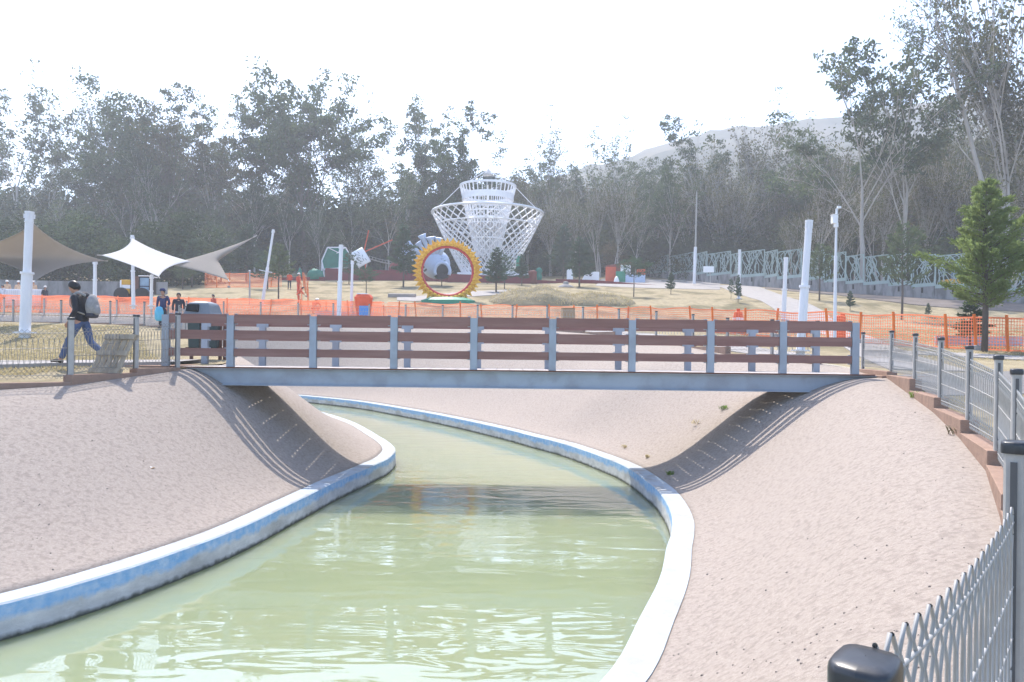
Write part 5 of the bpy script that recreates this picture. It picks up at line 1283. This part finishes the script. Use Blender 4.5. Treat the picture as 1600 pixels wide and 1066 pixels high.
# ------------------------------------------------------------------ small things near the left fence and the bridge
def pallet():
    c = Vector((at(160, 585, 14.15).x, 14.15, zg(14.15) + .01)); t = thing('wooden_pallet', c, 'weathered wooden pallet leaning on the fence behind the walking man', 'pallet')
    ux = Vector((.98, -.18, 0)).normalized(); uz = Vector((.34, .16, .93)).normalized(); nn = ux.cross(uz).normalized()
    def board(u0, u1, v0, v1, o, th, name='slat'):
        b = MB(); p = c + ux * ((u0 + u1) / 2) + uz * ((v0 + v1) / 2) + nn * o
        b.box(p, (u1 - u0, th, v1 - v0), rot=Matrix((ux, -nn, uz)).transposed().to_3x3()); b.build(name, M['wood'], t, bevel=.003)
    for k in range(5): board(-.32 + .132 * k, -.32 + .132 * k + .108, 0, .86, 0, .02)
    for v in (.06, .42, .76): board(-.33, .325, v, v + .10, .03, .03, 'crossbar')
    for v in (.06, .76): board(-.33, .325, v, v + .10, -.05, .02, 'crossbar')
    for u in (-.32, -.03, .24):
        for v in (.06, .76): board(u, u + .1, v, v + .1, -.03, .045, 'block')
pallet()
def bin_():
    c = Vector((at(316, 545, 19.2).x, 19.2, 2.66)); t = thing('rubbish_bin', c, 'dark rubbish bin with grey domed hood and brown legs behind the bridge railing', 'rubbish bin')
    for s, w in ((-.20, .30), (.24, .42)):
        b = MB(); b.lathe([(.5, .34), (.56, .40), (.64, .95), (.66, 1.16)], c + Vector((s, 0, -.02)), 4, rot=Matrix.Rotation(R(45), 3, 'Z'), sx=w, sy=.5); b.build('bin_body', M['bindark'], t, bevel=.03)
    b = MB()
    prof = [(1.0, 0), (1.02, .06), (.93, .12), (.80, .30), (.72, .36), (.40, .40)]
    for (r, z), (r2, z2) in zip(prof, prof[1:]): pass
    b.lathe([(.86 * r, z) for r, z in prof], c + Vector((0.02, 0, 1.13)), 4, rot=Matrix.Rotation(R(45), 3, 'Z') , sx=.62, sy=.46); b.build('hood', M['binhood'], t, bevel=.025)
    b = MB(); b.box(c + Vector((-.13, -.295, 1.345)), (.30, .10, .18), rot=Matrix.Rotation(R(-25), 3, 'X')); b.build('hatch', M['black'], t)
    for x in (-.30, .44, .56):
        b = MB(); b.box(c + Vector((x, .05, .48)), (.07, .07, 1.1)); b.build('leg', M['brown'], t)
    b = MB(); b.box(c + Vector((.08, .05, .33)), (.95, .3, .05)); b.build('bin_rack', M['brown'], t)
bin_()
def cup():
    c = None
    u, v = unroll(232, 727); lo = 7.0
    # intersect the ray with the left bank by ray casting its mesh
    o = bpy.data.objects['left_embankment']; bpy.context.view_layer.update()
    d = Vector((u / F, 1, -v / F)).normalized(); ok, p, n, i = o.ray_cast(Vector((0, 0, EYE)), d)
    if not ok: p = at(232, 727, 11.5); n = Vector((.4, 0, .9))
    ax = Vector((.92, -.2, -.34)); ax = (ax - n * ax.dot(n)).normalized(); rot = ax.to_track_quat('Z', 'Y').to_matrix(); s = 1.25
    t = thing('paper_cup', p, 'white paper cup lying crumpled on the left bank', 'cup')
    b = MB(); b.lathe([(.030, -.07), (.034, -.06), (.050, .06), (.053, .066), (.049, .066), (.031, -.05)], p + n * .045, 18, rot=rot)
    b.v = [p + (q - p) * s for q in b.v]; b.build('cup', M['sailwhite'], t, smooth=True)
    b = MB(); b.lathe([(.054, .062), (.056, .068), (.056, .078), (.01, .08)], p + n * .045, 18, rot=rot); b.v = [p + (q - p) * s for q in b.v]; b.build('lid', M['card'], t, smooth=True)
    b = MB(); r = ax.cross(n); pts = [p + n * .01 - ax * .10, p + n * .03 - ax * .2 + r * .03, p + n * .012 - ax * .32 + r * .05]; b.tube(pts, [.02, .03, .012], 5); tag(b.build('cup_shadow', M['barkdark']), 'dark curled strip standing for the shadow beside the white paper cup', 'leaf')  # dark strip added in place of the cup's cast shadow
cup()
def weeds():
    rnd = random.Random(21)
    def clump(p, h, n, label, m='weed'):
        b = MB()
        for i in range(n):
            a = rnd.uniform(0, 6.28); d = Vector((math.cos(a) * .6, math.sin(a) * .6, 1)).normalized(); q = p + Vector((rnd.gauss(0, h * .35), rnd.gauss(0, h * .35), 0)); l = h * rnd.uniform(.4, 1.1); x = Vector((-d.y, d.x, 0)).normalized() * l * .09
            m_ = q + d * l * .6; e = q + d * l + Vector((d.x, d.y, -.5)) * l * .2
            b.add([q - x * .4, q + x * .4, m_ + x, m_ - x, e], [(0, 1, 2, 3), (3, 2, 4)])
        tag(b.build('weed', M[m]), label, 'weed')
    def on(o, px, py):
        u, v = unroll(px, py); d = Vector((u / F, 1, -v / F)).normalized(); ok, p, n, i = bpy.data.objects[o].ray_cast(Vector((0, 0, EYE)), d)
        return p if ok else None
    for o, px, py, h, n, lab, m in (('right_embankment', 1432, 622, .15, 60, 'green and yellow weed growing against the second stepped plinth', 'weed'), ('right_embankment', 1046, 742, .12, 70, 'low green weed where the bridge shadow meets the far kerb', 'weed'),
                              ('left_embankment', 583, 735, .14, 60, 'green weed at the kerb in the bridge shadow on the inner bank', 'weed'), ('right_embankment', 1012, 715, .10, 40, 'reddish weed on the bank just left of the bridge shadow', 'leaf_brown'),
                              ('right_embankment', 1090, 663, .16, 14, 'thin dry stalk on the far bank under the bridge', 'leaf_brown'), ('right_embankment', 975, 700, .12, 30, 'small reddish tuft at the foot of the far bank', 'leaf_brown'), ('right_embankment', 1130, 640, .15, 36, 'yellow green tuft high on the far bank beside the bridge shadow', 'weed'),
                              ('left_embankment', 448, 798, .1, 24, 'tiny yellow tuft at the kerb of the inner bank', 'weed'), ('right_embankment', 1500, 680, .16, 30, 'dry straw coloured tuft against the third stepped plinth', 'drygrass'), ('right_embankment', 1055, 965, .08, 30, 'small dry tuft on the kerb joint near the water', 'leaf_brown')):
        p = on(o, px, py)
        if m == 'leaf_brown': m = 'grassblade'
        if p is not None: clump(p, h, n, lab, m)
    # loose stones scattered over the banks
    for o, rng, N in (('left_embankment', (0, 560, 610, 900), 330), ('right_embankment', (1050, 1560, 640, 1060), 300)):
        b = MB()
        for i in range(N):
            p = on(o, rnd.uniform(rng[0], rng[1]), rnd.uniform(rng[2], rng[3]))
            if p is None: continue
            r = rnd.uniform(.004, .011) * rnd.choice((.7, 1, 1, 1.5)); vs = [p + Vector((rnd.uniform(.6, 1.2) * r * c, rnd.uniform(.6, 1.2) * r * s_, rnd.uniform(-.1, .2) * r + z * r)) for z, k in ((-.2, 1), (.6, .6)) for c, s_ in ((k, 0), (0, k), (-k, 0), (0, -k))]
            b.add(vs, [(3, 2, 1, 0), (4, 5, 6, 7), (0, 1, 5, 4), (1, 2, 6, 5), (2, 3, 7, 6), (3, 0, 4, 7)])
        tag(b.build('gravel', M['gravelstone'] if 'gravelstone' in M else M['barkdark']), kind='stuff')
weeds()
def tufts():
    rnd = random.Random(8); b = MB(); n = 0
    while n < 8000:
        d = 12.5 + 34 * rnd.random() ** 1.4; px = rnd.uniform(-20, 330) if rnd.random() < .72 or d < 20 else rnd.uniform(1360, 1620)
        p = gp(px, d)
        if px < 400:
            if d < 37.5 and any(abs(p.x - q.x) < 1.5 and abs(p.y - q.y) < 1.2 for q in lcr[::4]): continue
            if p.x > -7.4 - max(0, d - 16) * .55 or (d > 35): continue
            if 14.6 < d < 18.4 and p.x > -30 and 11.3 < d - (p.x + 30) * .2 < 16 and d - (16.5 + (p.x + 7.6) * .27) > -.3 and d - (16.5 + (p.x + 7.6) * .27) < 1.9: continue
        elif d < 22.5: continue
        n += 1
        for k in range(3):
            a = rnd.uniform(0, 6.28); h = rnd.uniform(.02, .06); x = Vector((math.cos(a), math.sin(a), 0)); q = p + Vector((rnd.gauss(0, .04), rnd.gauss(0, .04), 0)); w = .008 + d * .0006
            b.add([q - x * w, q + x * w, q + Vector((rnd.gauss(0, .04), rnd.gauss(0, .04), h))], [(0, 1, 2)])
    tag(b.build('dry_grass', M['grassblade']), kind='stuff')
tufts()
# traffic drum, barrel, litter bin, cardboard box, roller
def drum(p, h, label):
    t = thing('traffic_drum', p, label, 'traffic drum'); b = MB()
    b.lathe([(.34, 0), (.34, .08), (.29, .08), (.28, h * .45), (.25, h * .45), (.24, h * .8), (.21, h * .8), (.2, h), (.08, h + .03)], p, 18); b.build('shell', M['orangeplastic'], t)
    for z, r in ((.26, .292), (.62, .262)):
        b = MB(); b.lathe([(r, h * z), (r - .004, h * (z + .13))], p, 18); b.build('white_band', M['white'], t)
    b = MB(); b.box(p + Vector((0, 0, h + .09)), (.16, .05, .16)); b.build('handle', M['orangeplastic'], t)
g = onground(1153, 521); drum(g, .98, 'orange traffic drum with white bands behind the net, left of the thick leaning pole')
g = onground(1312, 530)
t = thing('barrel', g, 'plain orange barrel by the camera pole at the end of the footbridge', 'barrel'); b = MB(); b.lathe([(.25, 0), (.26, .06), (.24, .08), (.24, .45), (.26, .47), (.24, .5), (.23, .92), (.25, .95), (.12, .99)], g, 18); b.build('shell', M['orangeplastic'], t)
b = MB(); b.box(g + Vector((.1, -.02, 1.02)), (.2, .06, .07)); b.build('handle', M['orangeplastic'], t)
g = gp(567.5, 51.5); t = thing('litter_bin', g, 'orange litter bin with pale lid and a blue notice on its front', 'litter bin')
b = MB(); b.lathe([(.42, .25), (.5, .4), (.62, 1.35), (.66, 1.55), (.5, 1.75), (.15, 1.8)], g, 10, sy=.7); b.build('body', M['orangeplastic'], t)
b = MB(); b.box(g + Vector((.12, -.5, .62)), (.62, .04, .66)); b.build('blue_notice', M['sign'], t)
b = MB(); b.box(g + Vector((-.05, -.1, 1.79)), (.7, .5, .06)); b.build('lid', M['white'], t)
b = MB(); b.box(g + Vector((.12, -.46, .15)), (.06, .06, .5)); b.build('leg', M['galv'], t)
g = Vector((at(887, 515, 35.5).x, 35.5, zg(35.5))); b = MB(); b.box(g + Vector((0, 0, .52)), (.58, .45, 1.05), rot=Matrix.Rotation(.15, 3, 'Z')); b.box(g + Vector((0, -.02, 1.06)), (.6, .47, .015), rot=Matrix.Rotation(.15, 3, 'Z')); tag(b.build('cardboard_box', M['card'], bevel=.01), 'brown cardboard box standing on the far bank above the railing', 'box')
def roller():
    d = 61; c = gp(213, d); t = thing('road_roller', c, 'yellow and dark road machine with tall cab window under the white sail', 'machine')
    k = d / F
    def bx(px0, px1, y0, y1, dd, m, name, dep=1.0):
        p0 = at(px0, y0, dd); p1 = at(px1, y1, dd); b = MB(); b.box(((p0.x + p1.x) / 2, dd + dep / 2, (p0.z + p1.z) / 2), (abs(p1.x - p0.x), dep, abs(p0.z - p1.z))); b.build(name, M[m], t, bevel=.03)
    bx(188, 203, 437, 445, d, 'machine', 'engine_hood'); bx(188, 202, 451, 459, d, 'machine', 'engine_panel'); bx(188.5, 203, 445, 451, d + .05, 'white', 'side_stripe'); bx(187, 189, 438, 467, d - .05, 'white', 'rail_post', .1)
    bx(202, 205, 436, 460, d + .1, 'black', 'exhaust_stack', .3); bx(211, 216, 432, 462, d + .15, 'brown', 'mast', .5)
    bx(216, 233, 432, 458, d + .2, 'black', 'cab', 1.2); bx(218.5, 232, 434, 447, d + .12, 'glass', 'cab_window', .1); bx(218.5, 232, 448, 457, d + .12, 'glass', 'cab_window', .1); bx(215.5, 233, 430.5, 432, d + .05, 'white', 'cab_roof', 1.5)
    for px in (193, 224):
        p = at(px, 462, d + .3); b = MB(); b.lathe([(.3, -.45), (.6, -.45), (.6, .45), (.3, .45)], Vector((p.x, p.y, zg(d) + .55)), 18, rot=Matrix.Rotation(R(90), 3, 'X')); b.build('wheel', M['black'], t)
roller()

# ------------------------------------------------------------------ air
hz = MB(); hz.box((0, 320, 60), (1500, 700, 400)); ho = hz.build('haze', mat('haze_air', (1, 1, 1))); tag(ho, kind='stuff')
ho.location.z = 0
for v in ho.data.vertices: v.co.z = -3.0 if v.co.z < 0 else 170.0
hm = ho.data.materials[0]; hn = hm.node_tree
for n in list(hn.nodes):
    if n.type != 'OUTPUT_MATERIAL': hn.nodes.remove(n)
pv = hn.nodes.new('ShaderNodeVolumePrincipled'); pv.inputs['Density'].default_value = HAZE_DENSITY; pv.inputs['Color'].default_value = (.86, .91, 1.0, 1); pv.inputs['Anisotropy'].default_value = .35
hn.links.new(pv.outputs[0], hn.nodes['Material Output'].inputs['Volume'])
